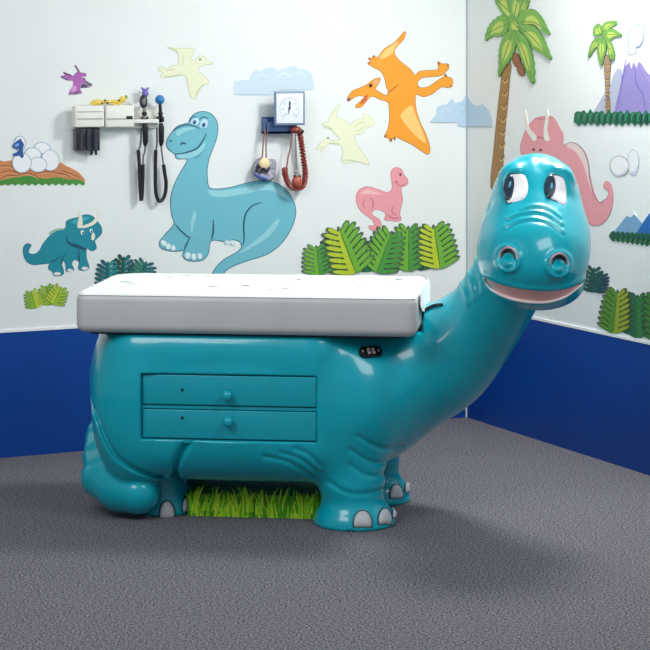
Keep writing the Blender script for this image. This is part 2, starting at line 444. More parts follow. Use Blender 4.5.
def polygonise(fn, lo, hi, h):
    lo = np.array(lo, float); n = np.ceil((np.array(hi)-lo)/h/8).astype(int)*8; B = 8
    V = np.ones(tuple(n+1), np.float32)
    nb = n//B; I = np.stack(np.meshgrid(*[np.arange(k) for k in nb], indexing='ij'), -1).reshape(-1, 3)
    cc = lo+(I*B+B/2)*h; dc = fn(cc)
    keep = np.abs(dc) < h*B*.87+.028
    for i, dd in zip(I[~keep], dc[~keep]):
        if dd < 0:
            a = i*B; V[a[0]:a[0]+B+1, a[1]:a[1]+B+1, a[2]:a[2]+B+1] = -1
    loc = np.stack(np.meshgrid(*[np.arange(B+1)]*3, indexing='ij'), -1).reshape(-1, 3)
    K = I[keep]
    for s in range(0, len(K), 400):
        k = K[s:s+400]; g = (k[:, None, :]*B+loc[None]).reshape(-1, 3)
        V[g[:, 0], g[:, 1], g[:, 2]] = fn(lo+g*h)
    ins = V < 0; nx, ny, nz = n
    cnt = np.zeros((nx, ny, nz), np.int8)
    for dx in (0, 1):
        for dy in (0, 1):
            for dz in (0, 1): cnt += ins[dx:dx+nx, dy:dy+ny, dz:dz+nz]
    act = (cnt > 0) & (cnt < 8); A = np.argwhere(act)
    idx = np.full(act.shape, -1, np.int32); idx[A[:, 0], A[:, 1], A[:, 2]] = np.arange(len(A))
    acc = np.zeros((len(A), 3)); num = np.zeros(len(A))
    for ax in range(3):
        o1, o2 = [k for k in range(3) if k != ax]
        for u in (0, 1):
            for v in (0, 1):
                a = A.copy(); a[:, o1] += u; a[:, o2] += v; b = a.copy(); b[:, ax] += 1
                va = V[a[:, 0], a[:, 1], a[:, 2]]; vb = V[b[:, 0], b[:, 1], b[:, 2]]
                m = (va < 0) != (vb < 0); t = np.where(m, va/np.where(m, va-vb, 1), 0)
                q = a.astype(float); q[:, ax] += t; acc[m] += q[m]; num[m] += 1
    verts = lo+acc/num[:, None]*h
    faces = []
    for ax in range(3):
        o1, o2 = [(1, 2), (2, 0), (0, 1)][ax]
        sl0 = [slice(1, None)]*3
        a0 = ins[:-1, :, :] if ax == 0 else (ins[:, :-1, :] if ax == 1 else ins[:, :, :-1])
        a1 = ins[1:, :, :] if ax == 0 else (ins[:, 1:, :] if ax == 1 else ins[:, :, 1:])
        E = np.argwhere(a0 != a1); ok = (E[:, o1] > 0) & (E[:, o2] > 0) & (E[:, o1] < n[o1]) & (E[:, o2] < n[o2]); E = E[ok]
        inside_first = a0[E[:, 0], E[:, 1], E[:, 2]]
        q = []
        for du, dv in ((1, 1), (0, 1), (0, 0), (1, 0)):
            c = E.copy(); c[:, o1] -= du; c[:, o2] -= dv; q.append(idx[c[:, 0], c[:, 1], c[:, 2]])
        q = np.stack(q, 1); q[~inside_first] = q[~inside_first][:, ::-1]
        faces.append(q)
    faces = np.concatenate(faces); faces = faces[(faces >= 0).all(1)]
    return verts, faces

import time; _t = time.time()
T = root('examination_table', TM, 'teal dinosaur shaped examination table with smiling head and drawers in its side', 'examination table')
H = 0.006
V_, F_ = polygonise(sdf, (-.80, -.30, -.03), (1.38, 1.0, 1.50), H)
f0 = sdf(V_); g = np.stack([sdf(V_+np.eye(3)[i]*.002)-f0 for i in range(3)], 1); g /= np.maximum((g**2).sum(1), 1e-12)[:, None]**.5
V_ = V_-g*np.clip(f0, -H, H)[:, None]*.9
body = mesh_obj('body', V_.tolist(), F_.tolist(), M_TEAL, None, T, True, world_M=TM)
print('body verts', len(V_), 'seconds', time.time()-_t)

# patches that lie on the body
def star_patch(name, ring, mats_, bulge=.004, lift=.0015, rings=6, back=.006, fn=None, parent=None, flat_=False):
    R = crom(ring, 4); c = np.mean(np.array(R), 0); n = len(R)
    px = [c[0]]; py = [c[1]]; k_ = [0]
    for r in range(1, rings+1):
        for a, b in R: px.append(c[0]+(a-c[0])*r/rings); py.append(c[1]+(b-c[1])*r/rings); k_.append(r/rings)
    fn = fn or (lambda q: np.maximum(sdf_base(q)+bumps(q), -q[:, 2]-.002))
    p = trace(px, py, fn); g = grad(p, fn, .004); k_ = np.array(k_)
    p2 = p+g*(lift+bulge*np.sqrt(np.maximum(0, 1-k_**2)))[:, None]
    vs = p2.tolist()+(p[-n:]-g[-n:]*back).tolist()
    fs = [[0, 1+(i+1) % n, 1+i] for i in range(n)]
    for r in range(rings-1):
        a = 1+r*n; b = a+n
        for i in range(n): fs.append([a+i, a+(i+1) % n, b+(i+1) % n, b+i])
    a = 1+(rings-1)*n; b = a+n
    for i in range(n): fs.append([a+i, a+(i+1) % n, b+(i+1) % n, b+i])
    return mesh_obj(name, vs, fs, mats_, None, parent or T, True, world_M=TM)
def oval(cx, cy, rx, ry, n=10, rot=0):
    c, s = math.cos(rot), math.sin(rot)
    return [(cx+rx*math.cos(t)*c-ry*math.sin(t)*s, cy+rx*math.cos(t)*s+ry*math.sin(t)*c) for t in [2*math.pi*i/n for i in range(n)]]
def surf_tube(name, pts, r, m, lift=0.0, parent=None, fn=None, taper=True, k=5):
    pts = crom(pts, k, closed=False)
    p = trace([a for a, b in pts], [b for a, b in pts], fn); g = grad(p, fn or sdf_base, .004); p = p+g*lift
    n = len(pts); rs = [r*(max(.3, math.sin(math.pi*(i+.3)/(n-.4)))**.5 if taper else 1) for i in range(n)]
    b = MB(); b.tube(p.tolist(), rs, m, 10); return b.build(name, parent or T, M=TM)

m_eye = mat('eye_white', (244, 244, 246), 0.25, coat=0.6, noise=0.01)
m_pup = mat('pupil_dark_blue', (12, 44, 66), 0.25, coat=0.8)
m_rim = mat('dark_teal_line', (4, 66, 84), 0.4)
for k, (ring, pr, gl) in enumerate((
    ([(508, 176), (516, 173.5), (524, 175), (528, 184), (527, 194), (522, 200), (512, 202.5), (507, 203), (504.5, 190)],
     oval(509.6, 188.5, 5.4, 13.2, 10, .08), (511.3, 186)),
    ([(548, 177), (556, 175), (563, 178), (566, 188), (566.5, 199), (565, 205), (557, 201.5), (547, 197), (544.5, 187)],
     oval(549.8, 187.2, 5.2, 11.8, 10, .10), (550, 188)))):
    e = star_patch('eye', ring, m_eye, .009, .001, 7)
    star_patch('pupil', pr, m_pup, .004, .0105, 5, parent=e, back=.004)
    star_patch('glint', oval(gl[0], gl[1], 1.1, 3.2, 8, .1), mat('glint_light_blue', (96, 170, 200), .3), .001, .0155, 3, parent=e, back=.003)  # painted highlight: light blue patch on the pupil
    surf_tube('eyelid_line', ring[-3:]+ring[:3], .0036, m_rim, .0005, parent=e)
# nostrils
m_nd = mat('nostril_dark', (60, 30, 44), .4); m_np = mat('nostril_pale_pink', (214, 178, 184), .3, coat=.5)
for cx, cy in ((508, 257), (559, 263)):
    r0 = surf_tube('nostril', [(cx-9.5, cy+1.5), (cx-7.5, cy-5.5), (cx, cy-9.8), (cx+7.5, cy-6), (cx+9.8, cy+2.5)], .0052, m_np, .0005)
    surf_tube('nostril_hollow', [(cx-6.8, cy+1.2), (cx-4.8, cy-4.0), (cx, cy-6.6), (cx+5, cy-4.2), (cx+7, cy+2)], .0068, m_nd, -.002, parent=r0)
# mouth lining and lips
fn_m = lambda q: sdf_base(q)+bumps(q)+.0025
U = crom(UPLIP, 4, closed=False); L = crom(LOLIP, 4, closed=False)
nu = len(U); rows = 6; px = []; py = []
for r in range(rows+1):
    for i in range(nu): px.append(U[i][0]*(1-r/rows)+L[i][0]*r/rows); py.append((U[i][1]-1.4)*(1-r/rows)+(L[i][1]+1.4)*r/rows)
p = trace(px, py, fn_m); fs = []
for r in range(rows):
    for i in range(nu-1): fs.append([r*nu+i, (r+1)*nu+i, (r+1)*nu+i+1, r*nu+i+1])
g = grad(p, fn_m); nv = len(p); vs = p.tolist()+(p-g*.004).tolist()
fs += [[a+nv for a in f][::-1] for f in fs]
mouth = mesh_obj('mouth', vs, fs, mat('pink_mouth', (255, 190, 182), .4, coat=.5, noise=.05, nscale=40), None, T, True, world_M=TM)
surf_tube('lower_lip', [(a, b-1.0) for a, b in LOLIP], .0062, mat('white_lip', (250, 236, 234), .3, coat=.5), .0015, parent=mouth, k=8)
surf_tube('tongue_crease', [(498, 288), (515, 291.5), (532, 293.5), (550, 294.5), (568, 292.5)], .0014, mat('rose_line', (150, 80, 88), .4), -.0035, parent=mouth, k=8)
# toenails
m_nail = mat('toenail_grey', (196, 200, 204), .45)
def nail(x, y, w, h, zb=.5, fn=None):
    ring = [(x-w, y+h*.95), (x-w*1.02, y), (x-w*.6, y-h*.75), (x, y-h), (x+w*.6, y-h*.75), (x+w*1.02, y), (x+w, y+h*.95), (x, y+h)]
    n_ = star_patch('toenail', ring, m_nail, .010, .002, 5, fn=fn)
    surf_tube('toenail_rim', ring[:7], .0035, m_rim, .0015, parent=n_, taper=False)
nail(362.5, 519, 8.6, 8.4); nail(384.5, 516.5, 6.2, 8.0); nail(394.2, 512, 2.2, 6.5)
nail(167, 510, 7, 9.3); nail(185.2, 504.5, 3, 7.5)
nail(396, 491.5, 6.0, 7.0); nail(406.5, 487.5, 2.0, 5.5)

# drawers
DY = .045
def rect(px0, px1, py0, py1, y): a = P(px0, py0, y); b = P(px1, py1, y); return a[0], b[0], b[2], a[2]
for (y0, y1, kx, ky) in ((374.4, 407.2, 227, 396), (409.2, 441, 228, 422)):
    x0, x1, z0, z1 = rect(142.6, 315.8, y0, y1, .006)
    b = MB(); b.box(x0, x1, .006, .06, z0, z1, M_TEAL2, .003); dr = b.build('drawer', T, M=TM)
    kb = P(kx, ky, -.018); b = MB()
    b.tube([(kb[0], .008, kb[2]), (kb[0], -.008, kb[2])], .009, M_TEAL, 14); b.ell((kb[0], -.018, kb[2]), (.020, .016, .020), M_TEAL)
    b.build('knob', dr, M=TM)
    lk = P(183, ky-7 if ky < 400 else ky-5, .02); b = MB()
    b.tube([(lk[0], .008, lk[2]), (lk[0], .003, lk[2])], .0055, mat('lock_dark', (20, 60, 70), .35, metal=.5), 12); b.build('lock', dr, M=TM)
# drawer surround
b = MB(); yy = .009
for (a0, a1, b0, b1) in ((141.4, 317, 372.8, 373.9), (141.4, 317, 441.5, 442.6), (141.4, 142.1, 373.9, 441.5), (316.3, 317, 373.9, 441.5), (142.1, 316.3, 407.6, 408.8)):
    x0, x1, z0, z1 = rect(a0, a1, b0, b1, yy); b.box(x0, x1, yy+(.004 if b0 == 407.6 else 0), .06, z0, z1, M_TEAL2, .0012)
b.build('drawer_frame', T, M=TM)

# switch panel on the shoulder
c = trace(370, 352.5)[0]; g = grad(c[None], sdf_base)[0]
zax = Vector((0, 0, 1)); ny = -Vector(g); xx = ny.cross(zax).normalized()*1.0; zz = xx.cross(ny).normalized()
SM = TM @ Matrix(((xx.x, ny.x, zz.x, c[0]), (xx.y, ny.y, zz.y, c[1]), (xx.z, ny.z, zz.z, c[2]), (0, 0, 0, 1)))
b = MB(); bm = bmesh.new(); vs = []
for i in range(40):
    a = 2*math.pi*i/40; sx = 1 if math.cos(a) > 0 else -1
    vs.append((sx*.025+.0225*math.cos(a), .0225*math.sin(a)))
b.add([(x, -.010, z) for x, z in vs]+[(x*1.03, .02, z*1.03) for x, z in vs], [list(range(40))]+[[i, i+40, (i+1) % 40+40, (i+1) % 40] for i in range(40)], M_DARK)
sp = b.build('switch_panel', T, M=SM)
for sx in (-.0085, .0105):
    b = MB(); b.box(sx-.0058, sx+.0058, -.0145, -.009, -.013, .013, mat('switch_grey_pink', (198, 176, 178), .4), .0015)
    b.box(sx-.0058, sx+.0058, -.0150, -.0143, -.0015, .0015, M_DARK); b.build('rocker_switch', sp, M=SM)
mk = mat('panel_mark', (196, 200, 206), .5)
for s_ in (-1, 1):
    b = MB(); b.box(s_*.033-.0045, s_*.033+.0045, -.0108, -.0095, .001, .0035, mk); b.box(s_*.033-.0012, s_*.033+.0012, -.0110, -.0095, -.004, .008, mk)
    b.build('arrow_mark', sp, M=SM)

# painted grass block between the feet
GY = .22
gx0, gx1, gz0, gz1 = rect(193, 322, 478, 514.5, GY)
b = MB(); b.box(gx0-.02, gx1+.02, GY, BD-.12, 0, .085, mat('grass_dark_green', (96, 160, 30), .6, noise=.2, nscale=30)); gb = b.build('grass_block', T, M=TM, smooth=False)
b = MB(); gm = [mat('grass_'+n, c_, .5) for n, c_ in (('lime', (206, 246, 60)), ('leaf', (160, 230, 40)), ('deep', (84, 176, 24)))]
rg = random.Random(3)
for i in range(210):
    x = rg.uniform(gx0-.01, gx1+.01); hgt = rg.uniform(.05, .105); w = rg.uniform(.005, .0085); ln = rg.uniform(-.03, .035)
    z0 = rg.choice((0, 0, .01, .02)); y = GY-.002-rg.random()*.008; vs = []; fs = []
    for k in range(6):
        t = k/5; cx = x+ln*t*t; ww = w*(1-t**1.6)+.0004; z = min(.12, z0+hgt*t)
        vs += [(cx-ww, y, z), (cx, y-.004*(1-t)-.001, z), (cx+ww, y, z)]
    for k in range(5):
        a = k*3; fs += [[a, a+1, a+4, a+3], [a+1, a+2, a+5, a+4]]
    b.add(vs, fs, gm[i % 3])
b.box(gx0, gx1, GY-.004, GY, 0, .006, gm[2])
go = b.build('grass_blades', gb, M=TM); go['kind'] = 'stuff'

# cushion
def rounded_slab(b, outline, z0, z1, r, m, M=None, seg=6, puff=0.0):
    """outline: ccw list of (x,y); rounded top and bottom rims"""
    n = len(outline); c = np.mean(np.array(outline), 0); O = np.array(outline); rings = []
    t = np.roll(O, -1, 0)-np.roll(O, 1, 0); nn = np.stack([t[:, 1], -t[:, 0]], 1); nn /= np.linalg.norm(nn, axis=1)[:, None]
    for k in range(seg+1):
        a = math.pi/2*k/seg; rings.append((O-nn*r*(1-math.sin(a)), z0+r*(1-math.cos(a))))
    for k in range(seg+1):
        a = math.pi/2*k/seg; rings.append((O-nn*r*(1-math.cos(a)), z1-r*(1-math.sin(a))))
    vs = []; fs = []
    for q, z in rings: vs += [(x, y, z) for x, y in q]
    R = len(rings)
    for k in range(R-1):
        for i in range(n): fs.append([k*n+i, k*n+(i+1) % n, (k+1)*n+(i+1) % n, (k+1)*n+i])
    last = (R-1)*n; top = rings[-1][0]
    for s_ in range(1, 5):
        for x, y in (c+(top-c)*(1-s_/5)): vs.append((x, y, z1+puff*(s_/5)))
        a = last+(s_-1)*n; bb = last+s_*n
        for i in range(n): fs.append([a+i, a+(i+1) % n, bb+(i+1) % n, bb+i])
    vs.append((c[0], c[1], z1+puff)); k = len(vs)-1; a = last+4*n
    for i in range(n): fs.append([a+i, a+(i+1) % n, k])
    fs.append(list(range(n))[::-1])
    b.add(vs, fs, m)
CY0 = -.012; CD = .70
xa = P(74.5, 318, CY0)[0]; xb = P(417, 318, CY0)[0]; cz0 = P(250, 336.5, CY0)[2]; cz1 = P(250, 294.5, CY0)[2]
def rrect(x0, x1, y0, y1, rs, n=8):
    out = []
    for (cx, cy, a0, r) in ((x0+rs[0], y0+rs[0], 180, rs[0]), (x1-rs[1], y0+rs[1], 270, rs[1]), (x1-rs[2], y1-rs[2], 0, rs[2]), (x0+rs[3], y1-rs[3], 90, rs[3])):
        for k in range(n+1):
            a = math.radians(a0+90*k/n); out.append((cx+r*math.cos(a), cy+r*math.sin(a)))
    return out
def dens(o, step=.03):
    out = []
    for a, b_ in zip(o, o[1:]+o[:1]):
        L_ = math.hypot(b_[0]-a[0], b_[1]-a[1]); k = max(1, int(L_/step))
        out += [(a[0]+(b_[0]-a[0])*i/k, a[1]+(b_[1]-a[1])*i/k) for i in range(k)]
    return out
b = MB(); rounded_slab(b, dens(rrect(xa, xb, CY0, CY0+CD, (.04, .045, .05, .13))), cz0+.003, cz1, .034, M_VINYL, puff=.004)
cu = b.build('cushion', T, M=TM)
b = MB(); b.box(xa+.05, xb-.05, CY0+.05, CY0+CD-.1, cz0-.006, cz0+.012, M_DARK, .002); b.build('cushion_board', T, M=TM)
# dark strap behind the cushion end
a = P(415, 316, .35); e_ = P(443, 305, .35)
s1 = trace([424, 428, 433, 438, 442], [312, 309.5, 307, 306, 306])
b = MB(); b.tube((s1+np.array([0, -.004, .006])).tolist(), .006, M_DARK, 8); b.build('strap', T, M=TM)

# paper sheet: lies on the top and follows the rounded rims
b = MB(); oc = np.array(dens(rrect(xa, xb, CY0, CY0+CD, (.04, .045, .05, .13)), .02)); n = len(oc)
t_ = np.roll(oc, -1, 0)-np.roll(oc, 1, 0); nn_ = np.stack([t_[:, 1], -t_[:, 0]], 1); nn_ /= np.linalg.norm(nn_, axis=1)[:, None]
RR = .034; inner = oc-nn_*(RR+.002); c = inner.mean(0); vs = []; fs = []; rg = random.Random(5); KR = 10
for k in range(KR+1):
    for X, Y in c+(inner-c)*(k/KR): vs.append((X, Y, cz1+.0095+.0012*math.sin(X*31+Y*17)*math.sin(Y*23-X*9)-.004*(k/KR)**3))
for k in range(1, 5):
    a = math.radians(14*k)
    for (X, Y), (ux_, uy_) in zip(inner, nn_): vs.append((X+ux_*(RR+.004)*math.sin(a), Y+uy_*(RR+.004)*math.sin(a), cz1+.0055-(RR+.003)*(1-math.cos(a))))
for k in range(KR+4):
    for i in range(n): fs.append([k*n+i, k*n+(i+1) % n, (k+1)*n+(i+1) % n, (k+1)*n+i])
b.add(vs, fs, M_PAPER)
# hanging end on the right
yA, yB = CY0+.085, CY0+CD-.05; gv = []; gf = []; NR_, NS = 24, 6
for i in range(NR_+1):
    y = yA+(yB-yA)*i/NR_; drop = .095+.012*math.sin(i*.9)
    if i < 5: drop *= .55+.09*i
    for j in range(NS+1):
        t = j/NS; gv.append((xb+.004+.006*math.sin(t*1.5)+.003*math.sin(i*1.3+j), y, cz1+.004-drop*t))
for i in range(NR_):
    for j in range(NS): a = i*(NS+1)+j; gf.append([a, a+NS+1, a+NS+2, a+1])
b.add(gv, gf, M_PAPER)
pm = mat('paper_print_pale_green', (244, 250, 250), .7)
for i in range(16):
    x = rg.uniform(xa+.1, xb-.08); y = rg.uniform(.08, CD-.12); a = rg.uniform(0, 6.3); q = []
    for k in range(9):
        t = 2*math.pi*k/9; r_ = .016*(1+.45*math.sin(3*t+a)); q.append((x+r_*1.6*math.cos(t), y+r_*1.2*math.sin(t), cz1+.0128))
    b.add(q, [list(range(9))], pm)
pso = b.build('paper_sheet', origin=TM @ Matrix.Translation(Vector((c[0], c[1], cz1+.004))), M=TM)
tag(pso, 'crinkled white paper sheet spread over the grey cushion of the dinosaur table', 'paper sheet')

# ------------------------------------------------------------------ painted wall decals (thin cut-outs on the two walls)
def tr(ox, oy, s, pts): return [(ox+a/s, oy+b/s) for a, b in pts]
def poly_prism(b, w, pts, off, th, m):
    W3 = [on_wall(w, x, y, off) for x, y in pts]; Wf = wall_frame(w).inverted(); L = [Wf @ v for v in W3]
    tri = tessellate_polygon([[Vector((v.x, v.z, 0)) for v in L]]); n = len(pts); c, u, nn = WALLS[w]
    fs = []
    for t in tri:
        a, b_, c_ = [L[i] for i in t]
        ar = (b_.x-a.x)*(c_.z-a.z)-(c_.x-a.x)*(b_.z-a.z)
        fs.append(list(t) if ar > 0 else list(t)[::-1])
    vs = [v+nn*th for v in W3]+W3
    if w == 'R': fs = [f for f in fs]
    for i in range(n): fs.append([i, (i+1) % n, n+(i+1) % n, n+i])
    b.add(vs, fs, m)
def stroke(pts, wd):
    P_ = crom(pts, 4, closed=False); n = len(P_); L_, R_ = [], []
    for i in range(n):
        a = P_[max(0, i-1)]; c = P_[min(n-1, i+1)]; dx, dy = c[0]-a[0], c[1]-a[1]; l = math.hypot(dx, dy) or 1
        w_ = wd/2*(.35+.65*math.sin(math.pi*min(1, max(0, (i+.5)/n))))
        L_.append((P_[i][0]-dy/l*w_, P_[i][1]+dx/l*w_)); R_.append((P_[i][0]+dy/l*w_, P_[i][1]-dx/l*w_))
    return L_+R_[::-1]
def grow(pts, d):
    n = len(pts); A = sum(pts[i][0]*pts[(i+1) % n][1]-pts[(i+1) % n][0]*pts[i][1] for i in range(n)); s = 1 if A > 0 else -1; out = []
    for i in range(n):
        a, c = pts[i-1], pts[(i+1) % n]; dx, dy = c[0]-a[0], c[1]-a[1]; l = math.hypot(dx, dy) or 1
        out.append((pts[i][0]+s*dy/l*d, pts[i][1]-s*dx/l*d))
    return out
def decal(name, label, cat, layers, w='B', group=None, outline=None, border=None, k=4, ow=.5):
    """layers: (part, colour, points, kind[, width][, wall]); the first layer is the ground shape"""
    allp = [p for l in layers for p in l[2]]
    cx = (min(p[0] for p in allp)+max(p[0] for p in allp))/2; by = max(p[1] for p in allp)
    M0 = wall_frame(w).copy(); M0.translation = on_wall(w, cx, by, 0); r = root(name, M0, label, cat, group)
    parts = {}; lv = .0010; main = layers[0][0]; cnt = {}
    PAT = ('line', 'highlight', 'shade', 'light', 'mark', 'dark', 'edge', 'stripe')
    for i, l in enumerate(layers):
        part, colr, pts, kind = l[:4]; wall = w
        if kind == 's': q = stroke(pts, l[4])
        elif kind == 'p': q = list(pts)
        else: q = crom(pts, k)
        if len(l) > 5: wall = l[5]
        if '#' not in part:
            if part.split('_')[-1] in PAT: part = main
            elif part != main: cnt[part] = cnt.get(part, 0)+1; part = part+'#'+str(cnt[part])
        b = parts.setdefault(part, MB())
        if i == 0 or (kind in 'cp' and len(l) > 4 and l[4] == 'o'):
            if border: poly_prism(b, wall, grow(q, .9), .0, .0004+lv*.2, flat(border))
            if outline: poly_prism(b, wall, grow(q, ow), .0, lv, flat(outline))
        poly_prism(b, wall, q, .0, lv+.0006, flat(colr)); lv += .00012
    for pn, b in parts.items(): b.build(pn.split('#')[0], r, smooth=False)
    return r
def E(cx, cy, rx, ry, rot=0, n=14): return oval(cx, cy, rx, ry, n, rot)

# blue long-neck
A = (110, 188, 204); AD = (30, 84, 112); AL = (150, 212, 222); AM = (84, 162, 184)
body_ = [(190.6, 120.3), (193, 115.4), (199, 112.3), (206.6, 112.3), (212.8, 116), (217, 123.4), (217, 134.5), (213.2, 146.8), (209, 157.8), (206.8, 169),
         (207, 178), (208, 185.5), (212.5, 189.2), (228.8, 188), (248.5, 183), (265.7, 180.8), (280.5, 185.7), (290, 195.5), (295.3, 209), (292.8, 224),
         (283, 241), (268, 253.4), (248.5, 260), (233.7, 265.5), (225.5, 270.6), (221.4, 276), (212.8, 276), (214.8, 269.4), (223.8, 260), (236, 253),
         (241.5, 247.5), (240, 242), (233, 239.5), (223.8, 241), (214, 239.8), (209.5, 243), (208, 253), (203, 259.5), (195, 260.8), (187, 259.8), (182.5, 255.5), (184, 250.5),
         (172, 251), (161.5, 248), (159.8, 242), (166, 234), (174, 224), (171.7, 214), (170.8, 199), (174.6, 184.5), (181, 172), (187.5, 159.5),
         (177, 158.5), (175, 154), (168.5, 149), (166.6, 143), (169.7, 135.7), (177, 127), (184.5, 124.2), (189.4, 123)]
NL = 's'
decal('dinosaur_decal', 'large light blue long-necked dinosaur painted on the back wall beside the instruments', 'wall decal', [
    ('body', A, body_, 'c'),
    ('highlight', AL, [(208.5, 190), (222, 190.5), (246, 187), (266, 184), (281, 190), (289, 200), (284, 197), (268, 190), (248, 193), (226, 197), (212, 196)], 'c'),
    ('highlight', AL, [(277, 219), (279, 222), (270, 235), (256, 245), (238, 254), (252, 243), (266, 231)], 'c'),
    ('highlight', AL, [(176, 131), (186, 127.5), (197, 128), (186, 131), (178, 136)], 'c'),
    ('highlight', AL, [(192, 216), (195, 211), (196, 216), (193, 226), (192, 234), (190.5, 226)], 'c'),
    ('throat', AM, [(193, 157), (199, 152), (204, 144), (202, 152), (198, 158)], 'c'),
    ('brow_line', AD, [(189, 122), (191, 117.5), (196, 116.5)], 's', 1.05),
    ('brow_line', AD, [(199, 120), (203, 116.8), (208, 118.5)], 's', 1.05),
    ('thigh_line', AD, [(262, 202), (252, 206), (245.5, 214), (243.5, 226), (244, 238), (243, 245)], 's', 1.65),
    ('thigh_line', AD, [(213, 220), (213, 232), (211, 240)], 's', 1.65),
    ('thigh_line', AD, [(175, 224), (180, 230), (188, 237), (190, 236)], 's', 1.35),
    ('thigh_line', AD, [(189.5, 238), (186, 245), (184, 250)], 's', 1.35),
    ('jaw', AL, [(177, 155), (188, 153), (198, 149), (204, 142), (205, 146), (200, 153), (192, 157.5), (180, 158.5)], 'c'),
    ('smile', AD, [(175, 154), (186, 152.5), (197, 148), (203, 140), (206, 133.5)], 's', 1.50),
    ('nostril', AD, [(180, 144.5), (183, 142.8), (186, 144)], 's', 1.80),
    ('nostril', AD, [(169.5, 140), (171.5, 141.5)], 's', 1.35),
    ('snout_line', AD, [(170, 134), (176, 128.5), (185, 125), (194, 126), (199, 129)], 's', 1.05),
    ('eye', (200, 226, 238), [(190, 123), (193, 119), (198, 118.5), (198.5, 123), (195, 125)], 'c'),
    ('eye', (200, 226, 238), [(200, 127), (201, 121), (205, 119), (207.5, 122), (206, 127.5)], 'c'),
    ('pupil', (40, 90, 150), E(194.2, 122.3, 1.7, 2.2, .3), 'c'), ('pupil', (40, 90, 150), E(203.4, 125, 1.8, 2.4, .3), 'c'),
    ('toe', (226, 240, 244), E(163.5, 243, 3.4, 2.4, .8), 'c'), ('toe', (226, 240, 244), E(168, 246.3, 2.2, 3, .2), 'c'), ('toe', (226, 240, 244), E(173, 248, 2.2, 2.8, 0), 'c'),
    ('toe', (226, 240, 244), E(187.5, 255.5, 2.6, 3.4, .2), 'c'), ('toe', (226, 240, 244), E(193.5, 256.8, 2.4, 3.4, 0), 'c'), ('toe', (226, 240, 244), E(199.5, 256, 2.2, 3, -.2), 'c'),
    ('toe', (214, 234, 240), E(227, 242.3, 2.6, 2.0, 0), 'c'), ('toe', (214, 234, 240), E(233, 243, 2.6, 2.0, 0), 'c'),
], outline=AD, border=(240, 246, 246), ow=.75)

# orange flying reptile
O1, OD, OL = (246, 160, 44), (150, 88, 24), (252, 204, 120)
c1 = lambda pts: tr(340, 25, 5.4167, pts)
decal('pterosaur_decal', 'large orange flying reptile painted high on the back wall left of the corner', 'wall decal', [
    ('body', O1, c1([(352, 34), (345, 75), (302, 122), (295, 160), (330, 200), (380, 240), (405, 272), (430, 252), (475, 247), (520, 245), (534, 232), (530, 200), (548, 210), (562, 212), (584, 212),
        (588, 235), (560, 262), (540, 275), (490, 280), (445, 285), (418, 312), (430, 338), (460, 340), (495, 325), (545, 290), (562, 282), (568, 264), (582, 282), (604, 290), (610, 315), (590, 340), (548, 335), (500, 372), (450, 388), (412, 376),
        (408, 440), (430, 520), (465, 595), (482, 650), (485, 682), (475, 700), (440, 680), (400, 652), (345, 625), (300, 605), (298, 622), (285, 612), (275, 632), (262, 612), (240, 605), (255, 575),
        (268, 520), (266, 440), (255, 415), (215, 402), (175, 385), (150, 402), (120, 440), (90, 447), (85, 436), (112, 412), (132, 387), (90, 385), (45, 412), (40, 398),
        (65, 360), (110, 340), (148, 322), (178, 298), (217, 288), (208, 318), (190, 345), (215, 365), (250, 382), (262, 365), (250, 330), (240, 285), (220, 250),
        (180, 228), (150, 208), (165, 196), (153, 178), (172, 182), (182, 165), (196, 176), (208, 172), (240, 130), (300, 92)]), 'c'),
    ('wing_membrane', OL, c1([(212, 184), (242, 138), (300, 98), (318, 92), (296, 125), (285, 150), (250, 175)]), 'c'),
    ('wing_membrane', OL, c1([(385, 435), (405, 480), (435, 550), (465, 640), (400, 592), (340, 520), (330, 480)]), 'c'),
    ('crest', (236, 170, 110), c1([(178, 305), (214, 292), (204, 318), (182, 325)]), 'c'),
    ('mouth', (206, 100, 50), c1([(132, 388), (150, 380), (140, 410), (108, 432), (118, 408)]), 'c'),
    ('beak_tip', (110, 100, 104), c1([(40, 398), (56, 396), (52, 410), (44, 414)]), 'c'),
    ('eye', (70, 44, 30), c1(E(165, 328, 9, 11, .4)), 'c'),
    ('arm_line', OD, c1([(255, 372), (280, 352), (300, 335), (318, 320)]), 's', .9),
    ('claw', OD, c1([(152, 205), (165, 208)]), 's', 1.0), ('claw', OD, c1([(152, 178), (168, 188)]), 's', 1.0), ('claw', OD, c1([(176, 166), (184, 182)]), 's', 1.0),
    ('claw', OD, c1([(530, 198), (538, 216)]), 's', 1.3), ('claw', OD, c1([(568, 262), (574, 284)]), 's', 1.3), ('claw', OD, c1([(586, 212), (578, 224)]), 's', 1.1),
    ('claw', OD, c1([(240, 606), (254, 596)]), 's', 1.1), ('claw', OD, c1([(275, 634), (276, 612)]), 's', 1.1), ('claw', OD, c1([(298, 624), (292, 606)]), 's', 1.1),
    ('claw', OD, c1([(608, 330), (594, 330)]), 's', 1.1),
], outline=OD, border=(244, 244, 240), k=3)
